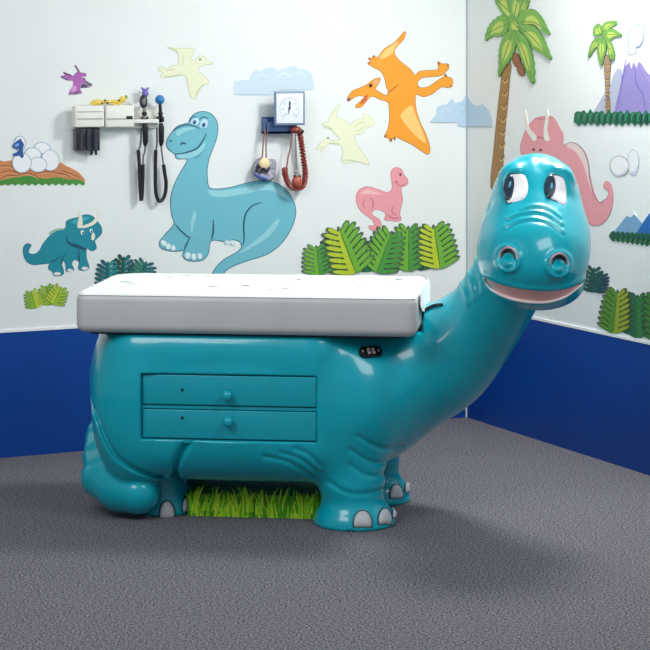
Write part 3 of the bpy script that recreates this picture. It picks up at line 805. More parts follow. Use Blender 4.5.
# pale yellow fliers
YL, YD = (234, 238, 206), (196, 204, 170)
c2 = lambda pts: tr(310, 100, 8.125, pts)
decal('pterosaur_decal', 'faint pale yellow flying reptile below the orange one, left of its long wing', 'wall decal', [
    ('body', YL, c2([(238, 30), (222, 90), (213, 140), (260, 155), (300, 175), (330, 205), (350, 180), (385, 160), (435, 152), (432, 112), (480, 130), (522, 185), (500, 212), (462, 222), (440, 250), (415, 278), (362, 280),
        (372, 340), (400, 395), (445, 450), (480, 528), (440, 515), (380, 500), (285, 515), (258, 492), (268, 440), (255, 372), (210, 360), (165, 352), (130, 370), (102, 420), (92, 408), (108, 372), (60, 402), (55, 392), (90, 345),
        (140, 305), (160, 325), (215, 330), (238, 318), (205, 275), (165, 235), (112, 218), (110, 182), (145, 182), (165, 130), (200, 80)]), 'c'),
    ('leg_line', YD, c2([(362, 235), (378, 200), (412, 185), (450, 180)]), 's', .7), ('leg_line', YD, c2([(375, 240), (400, 250), (425, 225), (450, 205)]), 's', .7),
    ('neck_line', YD, c2([(240, 355), (190, 350), (150, 352)]), 's', 1.0), ('wing_line', YD, c2([(258, 490), (300, 488), (360, 495), (450, 518)]), 's', .9),
    ('wing_line', YD, c2([(112, 205), (150, 222), (185, 240)]), 's', .9), ('eye', (130, 130, 120), c2(E(145, 308, 8, 8)), 'c')],
    outline=YD, k=3)
c3 = lambda pts: tr(150, 30, 8.125, pts)
decal('pterosaur_decal', 'faint pale yellow flying reptile above the blue long-neck, near the ceiling', 'wall decal', [
    ('body', YL, c3([(138, 142), (210, 150), (280, 150), (330, 152), (362, 163), (342, 200), (332, 250), (380, 235), (400, 212), (450, 222), (462, 250), (510, 275), (440, 282), (400, 300), (390, 340), (430, 365), (470, 412), (468, 440), (440, 442),
        (405, 480), (365, 560), (345, 545), (330, 540), (305, 430), (290, 372), (245, 368), (150, 382), (92, 385), (88, 368), (108, 348), (68, 328), (88, 298), (132, 318), (180, 292), (225, 285), (235, 230), (220, 182), (180, 158)]), 'c'),
    ('leg_line', YD, c3([(130, 335), (165, 322), (200, 322)]), 's', .8), ('leg_line', YD, c3([(115, 375), (160, 378), (225, 365), (250, 350)]), 's', 1.1),
    ('wing_line', YD, c3([(145, 145), (205, 162), (232, 195)]), 's', .9), ('wing_line', YD, c3([(368, 540), (392, 485), (440, 435)]), 's', 1.1), ('wing_line', YD, c3([(262, 290), (270, 240), (270, 200)]), 's', .5),
    ('eye', (130, 130, 130), c3(E(405, 240, 9, 9)), 'c')], outline=YD, k=3)
# purple flier
c4 = lambda pts: tr(50, 50, 8.125, pts)
V1, VD = (176, 100, 178), (96, 62, 110)
decal('pterosaur_decal', 'small purple flying reptile painted above the left end of the instrument unit', 'wall decal', [
    ('body', V1, c4([(202, 122), (222, 150), (245, 185), (285, 192), (290, 212), (262, 215), (262, 240), (272, 228), (300, 255), (342, 278), (322, 300), (292, 275), (258, 272), (242, 310), (258, 352), (235, 352), (208, 345),
        (162, 368), (153, 352), (172, 318), (188, 285), (185, 250), (150, 248), (88, 216), (120, 212), (140, 225), (108, 180), (130, 190), (160, 200), (188, 215), (212, 188), (230, 178)]), 'c'),
    ('wing_membrane', (216, 150, 210), c4([(190, 290), (215, 300), (212, 330), (185, 345), (172, 340)]), 'c'),
    ('claw', VD, c4([(90, 218), (150, 246)]), 's', 1.1), ('claw', VD, c4([(110, 182), (175, 215)]), 's', 1.1), ('wing_edge', VD, c4([(160, 358), (208, 342), (250, 348)]), 's', 1.3), ('wing_edge', VD, c4([(202, 128), (232, 172)]), 's', 1.1),
    ('head', (110, 108, 120), c4([(272, 232), (300, 255), (340, 280), (320, 292), (295, 270)]), 'c')], outline=VD, k=3)
# pink baby
c5 = lambda pts: tr(290, 140, 3.611, pts)
K1, KD, KL = (236, 158, 164), (190, 106, 116), (246, 190, 192)
decal('dinosaur_decal', 'small pink baby long-neck dinosaur painted just above the wide green fern clump', 'wall decal', [
    ('body', K1, c5([(364, 125), (370, 106), (385, 100), (403, 108), (410, 125), (425, 145), (420, 163), (402, 170), (402, 190), (406, 215), (398, 250), (396, 270), (400, 288), (385, 293), (362, 290), (342, 288), (345, 266),
        (325, 252), (303, 252), (296, 270), (322, 288), (328, 312), (310, 327), (290, 322), (285, 310), (303, 310), (302, 295), (285, 278), (262, 262), (246, 240), (239, 210), (248, 182), (278, 169), (315, 178), (350, 190), (368, 178), (368, 150)]), 'c'),
    ('highlight', KL, c5([(252, 195), (275, 178), (300, 184), (330, 196), (300, 196), (270, 195)]), 'c'),
    ('thigh_line', KD, c5([(285, 205), (298, 218), (300, 238), (290, 250)]), 's', .9), ('thigh_line', KD, c5([(270, 215), (262, 232), (272, 248)]), 's', .8),
    ('leg_line', KD, c5([(370, 240), (368, 262), (385, 272)]), 's', .9), ('leg_line', KD, c5([(350, 270), (372, 282), (396, 280)]), 's', 1.2),
    ('smile', KD, c5([(385, 160), (400, 166), (418, 156)]), 's', .9), ('eye', (120, 70, 90), c5(E(398, 125, 4, 6)), 'c'), ('cheek', (222, 120, 134), c5(E(384, 152, 6, 7)), 'c')], outline=KD, border=(240, 244, 244), k=3)
# teal triceratops
c6 = lambda pts: tr(0, 190, 4.0625, pts)
Q1, QD, QL = (12, 140, 158), (8, 78, 110), (60, 176, 188)
decal('dinosaur_decal', 'small teal three-horned dinosaur painted on the back wall below the nest', 'wall decal', [
    ('body', Q1, c6([(95, 255), (97, 230), (112, 218), (126, 225), (118, 238), (116, 255), (135, 262), (158, 250), (178, 215), (210, 180), (240, 165), (266, 155), (270, 128), (290, 118), (315, 112), (340, 102), (370, 104), (392, 125), (410, 150),
        (412, 175), (395, 195), (384, 208), (391, 235), (372, 247), (352, 236), (350, 275), (361, 318), (332, 326), (318, 318), (322, 292), (302, 282), (290, 300), (300, 325), (270, 330), (268, 312), (262, 290), (248, 295), (258, 340), (222, 348), (212, 330),
        (196, 318), (200, 298), (170, 300), (130, 302), (105, 285)]), 'c'),
    ('back_stripe', (150, 196, 170), c6([(196, 178), (215, 162), (248, 154), (262, 160), (232, 166), (208, 180)]), 'c'),
    ('frill_shade', QD, c6([(268, 180), (278, 210), (318, 222), (352, 240), (340, 244), (300, 232), (272, 215)]), 'c'),
    ('highlight', QL, c6([(290, 130), (330, 112), (365, 112), (345, 124), (310, 135)]), 'c'),
    ('horn', (238, 234, 214), c6([(322, 82), (333, 110), (334, 150), (314, 152), (318, 120)]), 'c'),
    ('horn', (238, 234, 214), c6([(401, 86), (396, 125), (372, 145), (336, 156), (334, 146), (368, 132), (388, 112)]), 'c'),
    ('horn', (238, 234, 214), c6([(376, 172), (386, 185), (380, 204), (370, 198)]), 'c'),
    ('eye', (240, 244, 244), c6(E(334, 172, 7, 9)), 'c'), ('eye', (240, 244, 244), c6(E(370, 165, 6, 8)), 'c'), ('pupil', (20, 40, 70), c6(E(336, 174, 3.5, 5)), 'c'), ('pupil', (20, 40, 70), c6(E(371, 167, 3, 4.5)), 'c'),
    ('leg_line', QD, c6([(262, 262), (250, 285), (252, 300)]), 's', 1.2), ('leg_line', QD, c6([(318, 245), (320, 265), (322, 290)]), 's', 1.2), ('leg_line', QD, c6([(245, 268), (225, 285), (205, 292)]), 's', 1.0),
    ('toe', (232, 236, 232), c6(E(232, 340, 14, 7)), 'c'), ('toe', (232, 236, 232), c6(E(284, 326, 12, 6)), 'c'), ('toe', (232, 236, 232), c6(E(344, 318, 13, 7)), 'c')], outline=QD, border=(232, 240, 240), k=3)
# nest with eggs
c7 = lambda pts: tr(0, 120, 6.5, pts)
rg = random.Random(2)
gtop = [(-20+i*30, 372+8*math.sin(i*1.3)) for i in range(20)]
gbot = [(560-i*22, 418+(9 if i % 2 else -5)) for i in range(27)]
NB_, ND = (206, 134, 86), (130, 72, 44)
lay = [('rocks', NB_, c7([(-20, 272), (30, 270), (72, 264), (120, 290), (200, 320), (300, 310), (375, 280), (402, 280), (430, 298), (475, 320), (520, 350), (550, 402), (450, 412), (250, 415), (100, 415), (-20, 412)]), 'c'),
       ('grass', (66, 142, 50), c7([(-20, 395), (60, 380), (120, 368), (180, 362), (240, 372), (300, 380), (370, 372), (440, 385), (500, 385), (550, 404)]+[g_ for g_ in gbot if g_[0] < 545]), 'c')]
for q in ([(0, 300), (50, 298), (110, 318), (150, 345)], [(0, 345), (60, 330), (110, 345)], [(0, 385), (50, 362), (110, 362)], [(112, 365), (170, 345), (230, 362), (250, 385)], [(230, 350), (310, 335), (390, 350), (450, 375)], [(388, 300), (400, 330), (450, 345), (520, 375)], [(380, 345), (430, 355), (452, 382)]):
    lay.append(('rock_line', ND, c7(q), 's', .8)); lay.append(('rock_light', (236, 176, 122), c7([(a, b_+9) for a, b_ in q]), 's', .7))
for j, (cx, cy, rx, ry, ro) in enumerate(((275, 182, 50, 34, .2), (325, 262, 56, 66, -.1), (212, 226, 52, 44, .1), (245, 290, 56, 46, 0), (140, 278, 60, 62, 0), (128, 152, 34, 46, 0))):
    lay.append(('egg#%d' % j, (120, 150, 176), c7(E(cx, cy, rx+3.5, ry+3.5, ro)), 'c')); lay.append(('egg#%d' % j, (240, 245, 248), c7(E(cx, cy, rx, ry, ro)), 'c'))
lay.append(('hatchling#1', (36, 88, 160), c7([(78, 172), (95, 148), (118, 128), (136, 122), (140, 135), (154, 160), (146, 190), (152, 238), (135, 246), (122, 232), (95, 236), (80, 222), (112, 208), (118, 192), (98, 186)]), 'c'))
lay.append(('hatchling#1', (130, 170, 216), c7([(92, 168), (110, 150), (122, 160), (108, 172)]), 'c'))
lay = [l for l in lay]
r_ = decal('nest_decal', 'painted nest of white eggs with blue hatchling, left edge of the back wall', 'wall decal', lay, k=3)
# clouds
CB, CBD = (204, 224, 236), (172, 198, 214)
decal('cloud_decal', 'pale blue cloud painted behind the top of the blood pressure gauge', 'wall decal', [
    ('cloud#1', CB, [(234, 95), (233.5, 88), (235, 81), (242, 80), (249.5, 79.5), (251, 74), (255, 70), (260, 71), (264, 69), (269, 67.5), (274, 67), (278, 71), (284, 68), (289, 67), (294, 65.5), (299, 69), (305, 69), (311, 72), (313, 79), (314, 89), (313.5, 90), (276, 90), (275.5, 95)], 'p'),
    ('edge_line', CBD, [(234, 94.6), (250, 94.8), (275, 94.8)], 's', .9), ('edge_line', CBD, [(277, 89.8), (295, 89.8), (313, 89.8)], 's', .9),
    ('puff_line', (226, 238, 244), [(256, 76), (262, 74), (268, 78)], 's', 1.2), ('puff_line', (226, 238, 244), [(276, 78), (284, 73), (292, 77)], 's', 1.4), ('puff_line', (226, 238, 244), [(294, 74), (300, 72), (306, 78)], 's', 1.2)])
CC = (190, 214, 232)
decal('cloud_decal', 'pale blue cloud painted across the corner where the two walls meet', 'wall decal', [
    ('cloud#1', CC, [(429, 122.5), (436, 115), (437, 107), (441, 105), (447, 104.5), (449, 101), (452, 98.5), (455, 103), (459, 102), (463, 100.5), (465, 96), (466.4, 94.5), (466.4, 127), (458, 126.5), (457, 122.5)], 'p'),
    ('cloud#1', CC, [(467.6, 94.5), (469, 98), (473, 104), (478, 106), (483, 104), (487, 107), (490.5, 112), (492.5, 119), (492.5, 127), (480, 127), (467.6, 127)], 'p', 'o', 'R'),
    ('puff_line', (214, 230, 240), [(440, 113), (446, 109), (452, 113)], 's', 1.2), ('puff_line', (160, 188, 208), [(459, 106), (463, 104), (465, 110), (460, 114)], 's', .6),
    ('edge_line', (150, 176, 194), [(430, 122.4), (444, 122.5), (457, 122.4)], 's', .9), ('edge_line', (150, 176, 194), [(459, 126.4), (466, 126.8)], 's', .8), ('edge_line', (150, 176, 194), [(468, 126.8), (480, 126.8), (492, 126.8)], 's', .9, 'R')])

# ferns: fronds with a coloured half on each side of a rib
def frond(b, w, base, tip, hw, ca, cb, cd, lev, n=9, rib=(70, 110, 30)):
    bx, by = base; tx, ty = tip; L_ = math.hypot(tx-bx, ty-by); ux, uy = (tx-bx)/L_, (ty-by)/L_; nx, ny = -uy, ux
    def pt(t, s): return (bx+ux*L_*t+nx*s, by+uy*L_*t+ny*s)
    for side, c_ in ((1, ca), (-1, cb)):
        core = [pt(0, 0), pt(0, side*hw*.30), pt(.3, side*hw*.30), pt(.6, side*hw*.24), pt(.85, side*hw*.18), pt(.98, 0)]
        for i in range(n):
            t = (i+.15)/n; wdt = hw*(1.14-.50*t**2.2); up = .20+.05*t; sp = .5/n*L_*.80
            a0 = np.array(pt(t, side*hw*.10)); e_ = np.array(pt(min(t+up, 1.08), side*wdt*(1 if t < .8 else .75))); d_ = e_-a0; l_ = np.linalg.norm(d_); d_ /= l_; m_ = np.array((-d_[1], d_[0]))
            leafy = lambda L1, w1: [tuple(a0+d_*L1*f1+m_*w1*f2) for f1, f2 in ((0, .5), (.35, .95), (.7, 1.0), (.92, .65), (1, 0), (.92, -.65), (.7, -1.0), (.35, -.95), (0, -.5))]
            poly_prism(b, w, crom(leafy(l_, sp*1.06), 2), 0, lev, flat(cd))
            poly_prism(b, w, crom(leafy(l_*.86, sp*.86), 2), 0, lev+.0004, flat(c_))
        poly_prism(b, w, core, 0, lev+.0005, flat(c_))
    top = pt(1.04, 0)
    poly_prism(b, w, crom([pt(.86, hw*.13), top, pt(.86, -hw*.13)], 3), 0, lev, flat(cd))
    poly_prism(b, w, stroke([pt(0, 0), pt(.5, 0), pt(.97, 0)], max(.5, hw*.06)), 0, lev+.0008, flat(rib))
def clump(label, w, fronds, group=None):
    xs = [f_[0][0] for f_ in fronds]; M0 = wall_frame(w).copy(); M0.translation = on_wall(w, sum(xs)/len(xs), max(f_[0][1] for f_ in fronds), 0); r = root('fern_decal', M0, label, 'wall decal', group)
    for i, f_ in enumerate(fronds):
        b = MB(); frond(b, w, *f_[:3], *f_[3:6], .0012+.0011*i, n=f_[6] if len(f_) > 6 else 9, rib=f_[7] if len(f_) > 7 else (70, 120, 40)); b.build('frond', r, smooth=False)
G1, G2, G3, GY_, GD = (112, 178, 56), (74, 152, 62), (34, 118, 84), (186, 204, 46), (78, 112, 72)
DK = (28, 84, 70)
clump('wide clump of green fern fronds painted low on the back wall behind the table', 'B', [
    ((335, 273), (333, 240), 15, G3, DK, DK, 7), ((365, 272), (366, 241), 14, G3, DK, DK, 7), ((392, 272), (386, 236), 14, G3, DK, DK, 7), ((424, 270), (419, 236), 13, G3, DK, DK, 7),
    ((319, 275), (316, 246), 15, G2, G1, GD, 7), ((408, 271), (408, 227), 16, G2, G1, GD, 8), ((376, 272), (391, 232), 18, G2, G1, GD, 8),
    ((355, 273), (338, 228), 21, G1, GY_, GD, 8), ((439, 268), (433, 226), 19, G1, GY_, GD, 8)])
clump('dark teal fern clump painted on the back wall behind the left end of the cushion', 'B', [
    ((122, 285), (124, 257), 10, (16, 110, 116), DK, (10, 62, 66), 6, (10, 70, 74)), ((108, 288), (108, 262), 12, (28, 140, 140), (14, 100, 108), (10, 62, 66), 6, (10, 70, 74)), ((138, 282), (146, 262), 13, (16, 110, 116), (30, 120, 104), (10, 62, 66), 6, (10, 70, 74))])
clump('small lime green fern clump painted below the teal three-horned dinosaur', 'B', [
    ((50, 305), (46, 286), 9, (120, 176, 40), (150, 190, 40), (110, 150, 50), 6), ((36, 308), (31, 291), 9, (190, 210, 50), (140, 186, 44), (110, 150, 50), 6), ((53, 304), (61, 287), 10, (160, 198, 44), (190, 208, 60), (110, 150, 50), 6)])
clump('dark green fern painted on the right wall beside the dinosaur jaw', 'R', [
    ((590, 292), (594, 268), 11, (20, 96, 88), (24, 84, 70), (14, 62, 66), 6, (14, 60, 60)), ((598, 293), (603, 274), 8, (24, 70, 90), (20, 88, 84), (14, 62, 66), 6, (14, 60, 60))])
clump('green fern clump painted above the blue band on the right wall', 'R', [
    ((629, 334), (631, 298), 13, DK, G3, (20, 62, 54), 9, (20, 60, 40)),
    ((638, 338), (638, 296), 12, (44, 130, 60), (34, 110, 70), (50, 76, 56), 8), ((662, 342), (656, 295), 15, (34, 110, 70), (60, 130, 50), (50, 76, 56), 8),
    ((614, 333), (618, 291), 15, (150, 170, 44), (84, 144, 44), (74, 90, 50), 8)])

# palm trees
def palm(label, trunk, tcol, fr, coco, rings, s=1.0):
    lay = [('trunk', tcol, trunk, 'c')]
    for q in rings: lay.append(('trunk_mark', (104, 76, 44), q, 's', 1.1*s)); lay.append(('trunk_light', (222, 186, 112), [(a+.4, b_+1.6*s) for a, b_ in q], 's', 1.2*s))
    for j, q in enumerate(coco): lay.append(('coconut#%d' % j, (92, 54, 30), [(c_[0], c_[1]) for c_ in grow(q, .5)], 'c')); lay.append(('coconut#%d' % j, (150, 98, 60), q, 'c'))
    for j, q in enumerate(fr):
        c_ = np.mean(np.array(q), 0); lay.append(('frond#%d' % j, (84, 128, 62), grow(q, .4), 'p')); lay.append(('frond#%d' % j, (122, 176, 78), q, 'p'))
        t = np.array(q[len(q)//2]); a_ = np.array(q[0])
        inner = [tuple(c_+(np.array(v)-c_)*.55+np.array((0, .4))) for v in q]
        lay.append(('frond#%d' % j, (192, 210, 98), inner, 'c'))
        lay.append(('frond#%d' % j, (74, 124, 66), [tuple(a_), tuple(c_), tuple(t)], 's', .8*s))
    r = decal('palm_tree_decal', label, 'wall decal', lay, w='R', outline=(104, 84, 60), k=3)
def jag(q, amp=.8):
    q = crom(q, 4); return [(x+(amp if i % 2 else -amp)*.5, y+(amp if i % 2 else -amp)*.4) for i, (x, y) in enumerate(q)]
c8 = lambda pts: tr(475, 0, 7.222, pts)
palm('tall palm tree with two coconuts painted on the right wall above the dinosaur head',
     [(505, 62), (511, 64), (509.5, 80), (508, 100), (504, 140), (501, 187), (491, 187), (494, 150), (497, 120), (500, 92)], (164, 126, 72),
     [crom(c8([(250, 130), (300, 100), (350, 140), (340, 230), (300, 270), (250, 220)]), 3)]+[jag(c8(q)) for q in (
        [(290, 120), (255, 60), (240, -20), (200, -50), (150, -8), (180, 60), (215, 110), (260, 165)],
        [(290, 150), (262, 90), (265, 0), (300, -50), (345, 0), (335, 100), (310, 150)],
        [(310, 150), (330, 90), (345, 20), (390, -30), (392, 30), (365, 90), (330, 150)],
        [(250, 170), (240, 125), (205, 108), (140, 148), (100, 205), (80, 292), (130, 262), (180, 262), (228, 238)],
        [(310, 165), (335, 100), (385, 68), (440, 78), (490, 135), (522, 200), (545, 248), (500, 232), (462, 190), (400, 172), (345, 178)],
        [(320, 190), (380, 178), (440, 195), (490, 260), (522, 330), (556, 430), (492, 388), (430, 352), (395, 290), (350, 235)],
        [(290, 220), (240, 235), (205, 285), (185, 360), (182, 450), (180, 555), (212, 498), (262, 430), (296, 350), (305, 270)],
        [(300, 220), (340, 240), (385, 290), (415, 380), (432, 480), (430, 605), (392, 552), (368, 480), (330, 390), (308, 310)])],
     [c8(E(303, 435, 26, 50, -.2)), c8(E(335, 500, 24, 50, -.25))],
     [[(497-(y-100)*.045+4.5, y), (500-(y-100)*.045+4, y+3.5), (504-(y-100)*.045+3, y-1)] for y in range(78, 186, 13)])
c9 = lambda pts: tr(570, 0, 8.125, pts)
palm('small palm tree painted beside the purple volcano on the right wall',
     [(604.5, 57), (611, 57), (610, 75), (609.5, 90), (611.5, 113), (606, 113), (606, 90), (605, 75)], (168, 140, 116),
     [jag(c9(q), .4) for q in ([(262, 275), (268, 215), (300, 178), (372, 170), (378, 198), (330, 225), (290, 270)], [(272, 285), (300, 245), (350, 236), (390, 258), (424, 288), (370, 300), (325, 325), (290, 310)],
        [(255, 280), (205, 290), (196, 235), (232, 194), (264, 228), (268, 270)], [(245, 310), (205, 322), (172, 380), (156, 468), (200, 402), (248, 355)],
        [(270, 300), (238, 330), (230, 400), (240, 470), (262, 532), (282, 462), (300, 400), (292, 330)], [(280, 300), (300, 330), (320, 400), (330, 470), (362, 482), (366, 430), (350, 370), (320, 320)])],
     [], [[(605, y), (607.5, y+1.5), (610.5, y)] for y in range(64, 112, 7)], .7)
# volcano
g = [(574, 122)]
for i in range(27): g.append((575+i*3.1, 110.0+(0 if i % 2 else 3)+.03*i+math.sin(i*2.1)*1.2))
for i in range(26, -1, -1): g.append((576+i*3.1, 124+(1.8 if i % 2 else -1.2)+math.sin(i)*.6))
lay = [('far_mountain#1', (178, 186, 206), [(592, 114), (597, 108), (604, 96), (610, 88), (615, 74), (618, 69), (621, 70), (622, 90), (622, 114)], 'p'),
       ('mountain#1', (146, 136, 196), [(613, 116), (616, 104), (620, 88), (624, 70), (627, 57), (631, 55), (636, 54), (640, 62), (646, 72), (655, 80), (656, 116)], 'p', 'o'),
       ('snow_cap', (238, 222, 222), [(627, 56), (631, 54.5), (637, 53.5), (641, 63), (638.5, 62), (637, 68), (634, 62), (631.5, 69), (630, 62), (626, 66)], 'p'),
       ('mountain#1', (106, 96, 168), [(626, 66), (622, 85), (617, 112)], 's', .8), ('mountain#1', (106, 96, 168), [(635, 68), (637, 84), (643, 94), (646, 112)], 's', .9),
       ('mountain#1', (166, 150, 206), [(641, 66), (650, 82)], 's', .8),
       ('smoke#1', (150, 172, 190), [(628.5, 55), (629, 47), (628, 38), (630, 30), (635, 28), (638, 24), (644, 25.5), (644.6, 34), (643, 42), (640, 46.5), (637, 47.5), (636.5, 53), (632, 55)], 'c'),
       ('smoke#1', (232, 240, 244), [(629.3, 54), (630, 47), (629, 38), (631, 31), (635.5, 29), (638.6, 25.5), (643, 26.7), (643.6, 34), (642, 41.5), (639.4, 45.3), (636, 47), (635.6, 52.5), (632, 54)], 'c'),
       ('smoke#1', (160, 186, 204), [(635, 33), (637, 39), (634, 43)], 's', .8), ('smoke#1', (160, 186, 204), [(639, 30), (641, 35)], 's', .7),
       ('shrubs#1', (16, 104, 72), g, 'p')]
for i in range(13): lay.append(('shrubs#1', (52, 152, 104), [(578+i*6, 121), (579+i*6, 116), (581+i*6, 113)], 's', 1.3)); lay.append(('shrubs#1', (10, 62, 62), [(581+i*6, 123), (582+i*6, 118), (582+i*6, 114)], 's', 1.4))
decal('volcano_decal', 'purple smoking volcano above green shrubs painted on the right wall beside a small palm', 'wall decal', lay, w='R', outline=(120, 112, 180))
# eggs
c10 = lambda pts: tr(570, 140, 8.125, pts)
decal('egg_pair_decal', 'two white eggs painted on the right wall below the volcano', 'wall decal', [
    ('egg#1', (236, 240, 244), c10(E(515, 182, 44, 102, .0)), 'c', 'o'), ('egg#1', (206, 208, 228), c10([(500, 262), (530, 250), (550, 210), (556, 240), (535, 282), (510, 284)]), 'c'),
    ('egg#2', (130, 136, 150), c10(E(405, 210, 78, 84, -.5)), 'c'), ('egg#2', (238, 241, 243), c10(E(405, 210, 73, 79, -.5)), 'c'),
    ('egg#2', (208, 210, 226), c10([(345, 262), (390, 278), (440, 258), (470, 220), (468, 250), (430, 285), (380, 292)]), 'c')], w='R', outline=(132, 138, 152))
# blue mountains
g = [(609, 236)]+[(611+i*2.4, 230.5+(0 if i % 2 else 2)+i*.12) for i in range(18)]+[(611+i*2.4, 240+(1.4 if i % 2 else -1)+i*.34) for i in range(17, -1, -1)]
lay = [('far_peak', (120, 168, 206), [(612, 234), (618, 227), (625, 218), (630, 213), (634, 212), (637, 217), (643, 224), (650, 233), (640, 240), (612, 240)], 'p'),
       ('snow_cap', (232, 240, 242), [(627.5, 216), (630, 210.5), (634, 210.5), (637.5, 217), (634, 214.5), (631, 217.5)], 'p'),
       ('near_peak', (24, 104, 180), [(630, 240), (638, 231), (645, 220), (650, 213), (656, 212), (656, 243)], 'p'), ('shrubs#1', (20, 96, 70), g, 'p')]
for i in range(8): lay.append(('shrubs#1', (12, 62, 58), [(613+i*5, 240+i*.4), (614+i*5, 236+i*.4), (614+i*5, 233+i*.4)], 's', 1.4)); lay.append(('shrubs#1', (76, 136, 72), [(615+i*5, 241+i*.4), (616+i*5, 238+i*.4)], 's', 1.4))
decal('mountain_decal', 'blue mountains with a dark green shrub strip painted at the right edge above the ferns', 'wall decal', lay, w='R')
# pink triceratops behind the head
decal('dinosaur_decal', 'pink three-horned dinosaur painted on the right wall, half hidden behind the dinosaur head', 'wall decal', [
    ('body', (234, 160, 166), [(521, 152), (523, 138), (528, 127), (536, 118.5), (545, 116.5), (553, 117.5), (559, 127), (563, 135), (563.5, 145), (572, 148), (580, 153), (586, 162), (591, 180), (594, 193), (600, 203), (606, 199.5), (609, 192), (604, 187), (606, 181.5),
        (611, 185), (613, 197), (611, 211), (606, 220), (599, 225), (590, 224), (583, 216), (572, 214), (556, 210), (545, 195), (530, 175)], 'c'),
    ('back_stripe', (240, 214, 212), [(566, 146), (573, 143.5), (581, 148), (587, 160), (590, 176), (593, 192), (589, 183), (584, 166), (576, 152)], 'c'),
    ('back_line', (130, 98, 104), [(564, 146), (570, 142.6), (577, 144), (584, 151), (588.5, 163), (590, 178), (594, 194), (600, 202.3), (606, 199)], 's', .8),
    ('frill_line', (150, 98, 108), [(527, 130), (533, 139), (540, 137), (548, 141)], 's', .9), ('frill_line', (150, 98, 108), [(534, 118.5), (541, 119), (553, 118)], 's', .7),
    ('horn', (236, 236, 226), [(525.5, 110), (527.5, 118), (529.5, 128), (537, 137), (534, 141), (527, 131), (524.5, 120)], 'c'),
    ('horn', (236, 236, 226), [(547.5, 109), (549, 118), (547.5, 130), (550, 140), (545, 140), (544, 130), (546, 118)], 'c'),
    ('eye', (110, 66, 80), E(534, 149.5, 1.6, 1.2), 'c'), ('eye', (110, 66, 80), E(541, 150, 1.6, 1.2), 'c')], w='R', outline=(190, 120, 128))

# ------------------------------------------------------------------ wall mounted instruments
def wroot(name, w, px, py, label, cat, group=None):
    c, u, n = WALLS[w]; p = on_wall(w, px, py); M = wall_frame(w); M = Matrix(M); M.translation = p
    return root(name, M, label, cat, group)
def wrect(w, px0, px1, py0, py1, n0=0.0):
    a = wl(w, px0, py0, n0); b_ = wl(w, px1, py1, n0); x0, x1 = sorted((a.x, b_.x)); z0, z1 = sorted((a.z, b_.z)); return x0, x1, z0, z1
def wbox(b, px0, px1, py0, py1, n0, n1, m, bev=.002):
    x0, x1, z0, z1 = wrect('B', px0, px1, py0, py1, n1); b.box(x0, x1, n0, n1, z0, z1, m, bev)
def wp(px, py, n): v = wl('B', px, py, n); return (v.x, v.y, v.z)

cream = mat('instrument_white', (236, 236, 228), .4); seam = mat('instrument_grey', (150, 154, 152), .5)
u_ = wroot('instrument_unit', 'B', 115, 128, 'white wall unit with two charger boxes and a rail for hand instruments', 'medical wall unit')
b = MB(); wbox(b, 73, 158, 122, 128, 0, .03, cream, .003); b.build('back_rail', u_, M=FB)
b = MB(); wbox(b, 75, 104.3, 106, 127, .028, .075, cream, .005); c_ = b.build('left_housing', u_, M=FB)
b = MB(); wbox(b, 77, 103, 118.5, 119.3, .074, .0765, seam, 0); wbox(b, 77, 103, 111.6, 112.1, .074, .0762, seam, 0); b.build('seam', c_, M=FB)
b = MB(); wbox(b, 106, 134.5, 105.5, 127, .028, .075, cream, .005); c_ = b.build('right_housing', u_, M=FB)
b = MB(); wbox(b, 107, 133.5, 118.5, 119.3, .074, .0765, seam, 0); b.build('seam', c_, M=FB)
b = MB(); wbox(b, 126.5, 132.8, 116.0, 119.0, .074, .078, M_DARK, .001); b.build('display', c_, M=FB)
b = MB(); wbox(b, 134.5, 158, 106.5, 119, 0, .03, cream, .003); wbox(b, 134.5, 159, 119.5, 123, .0, .07, cream, .003); b.build('instrument_rail', u_, M=FB)
for cx in (144.7, 160.2):
    b = MB()
    b.tube([wp(cx, 121, .045), wp(cx, 117.5, .052)], .018, M_DARK, 14); b.build('instrument_cup', u_, M=FB)
sd = wroot('specula_dispenser', 'B', 88, 151, 'dark dispenser box with round tubes under the left housing of the wall unit', 'dispenser')
b = MB(); wbox(b, 76.5, 100, 128.3, 150.5, .0, .05, mat('dispenser_dark', (30, 32, 44), .3, coat=.5), .003); b.build('case', sd, M=FB)
for cx in (81, 88, 95):
    b = MB(); b.tube([wp(cx, 129, .052), wp(cx, 150, .052)], .010, mat('dispenser_tube', (52, 54, 70), .25, coat=.6), 12); b.build('tube', sd, M=FB)
for cx in (91.5, 96):
    b = MB(); b.tube([wp(cx, 150.5, .04), wp(cx, 155, .04)], .0055, M_DARK, 10); b.build('nozzle', sd, M=FB)
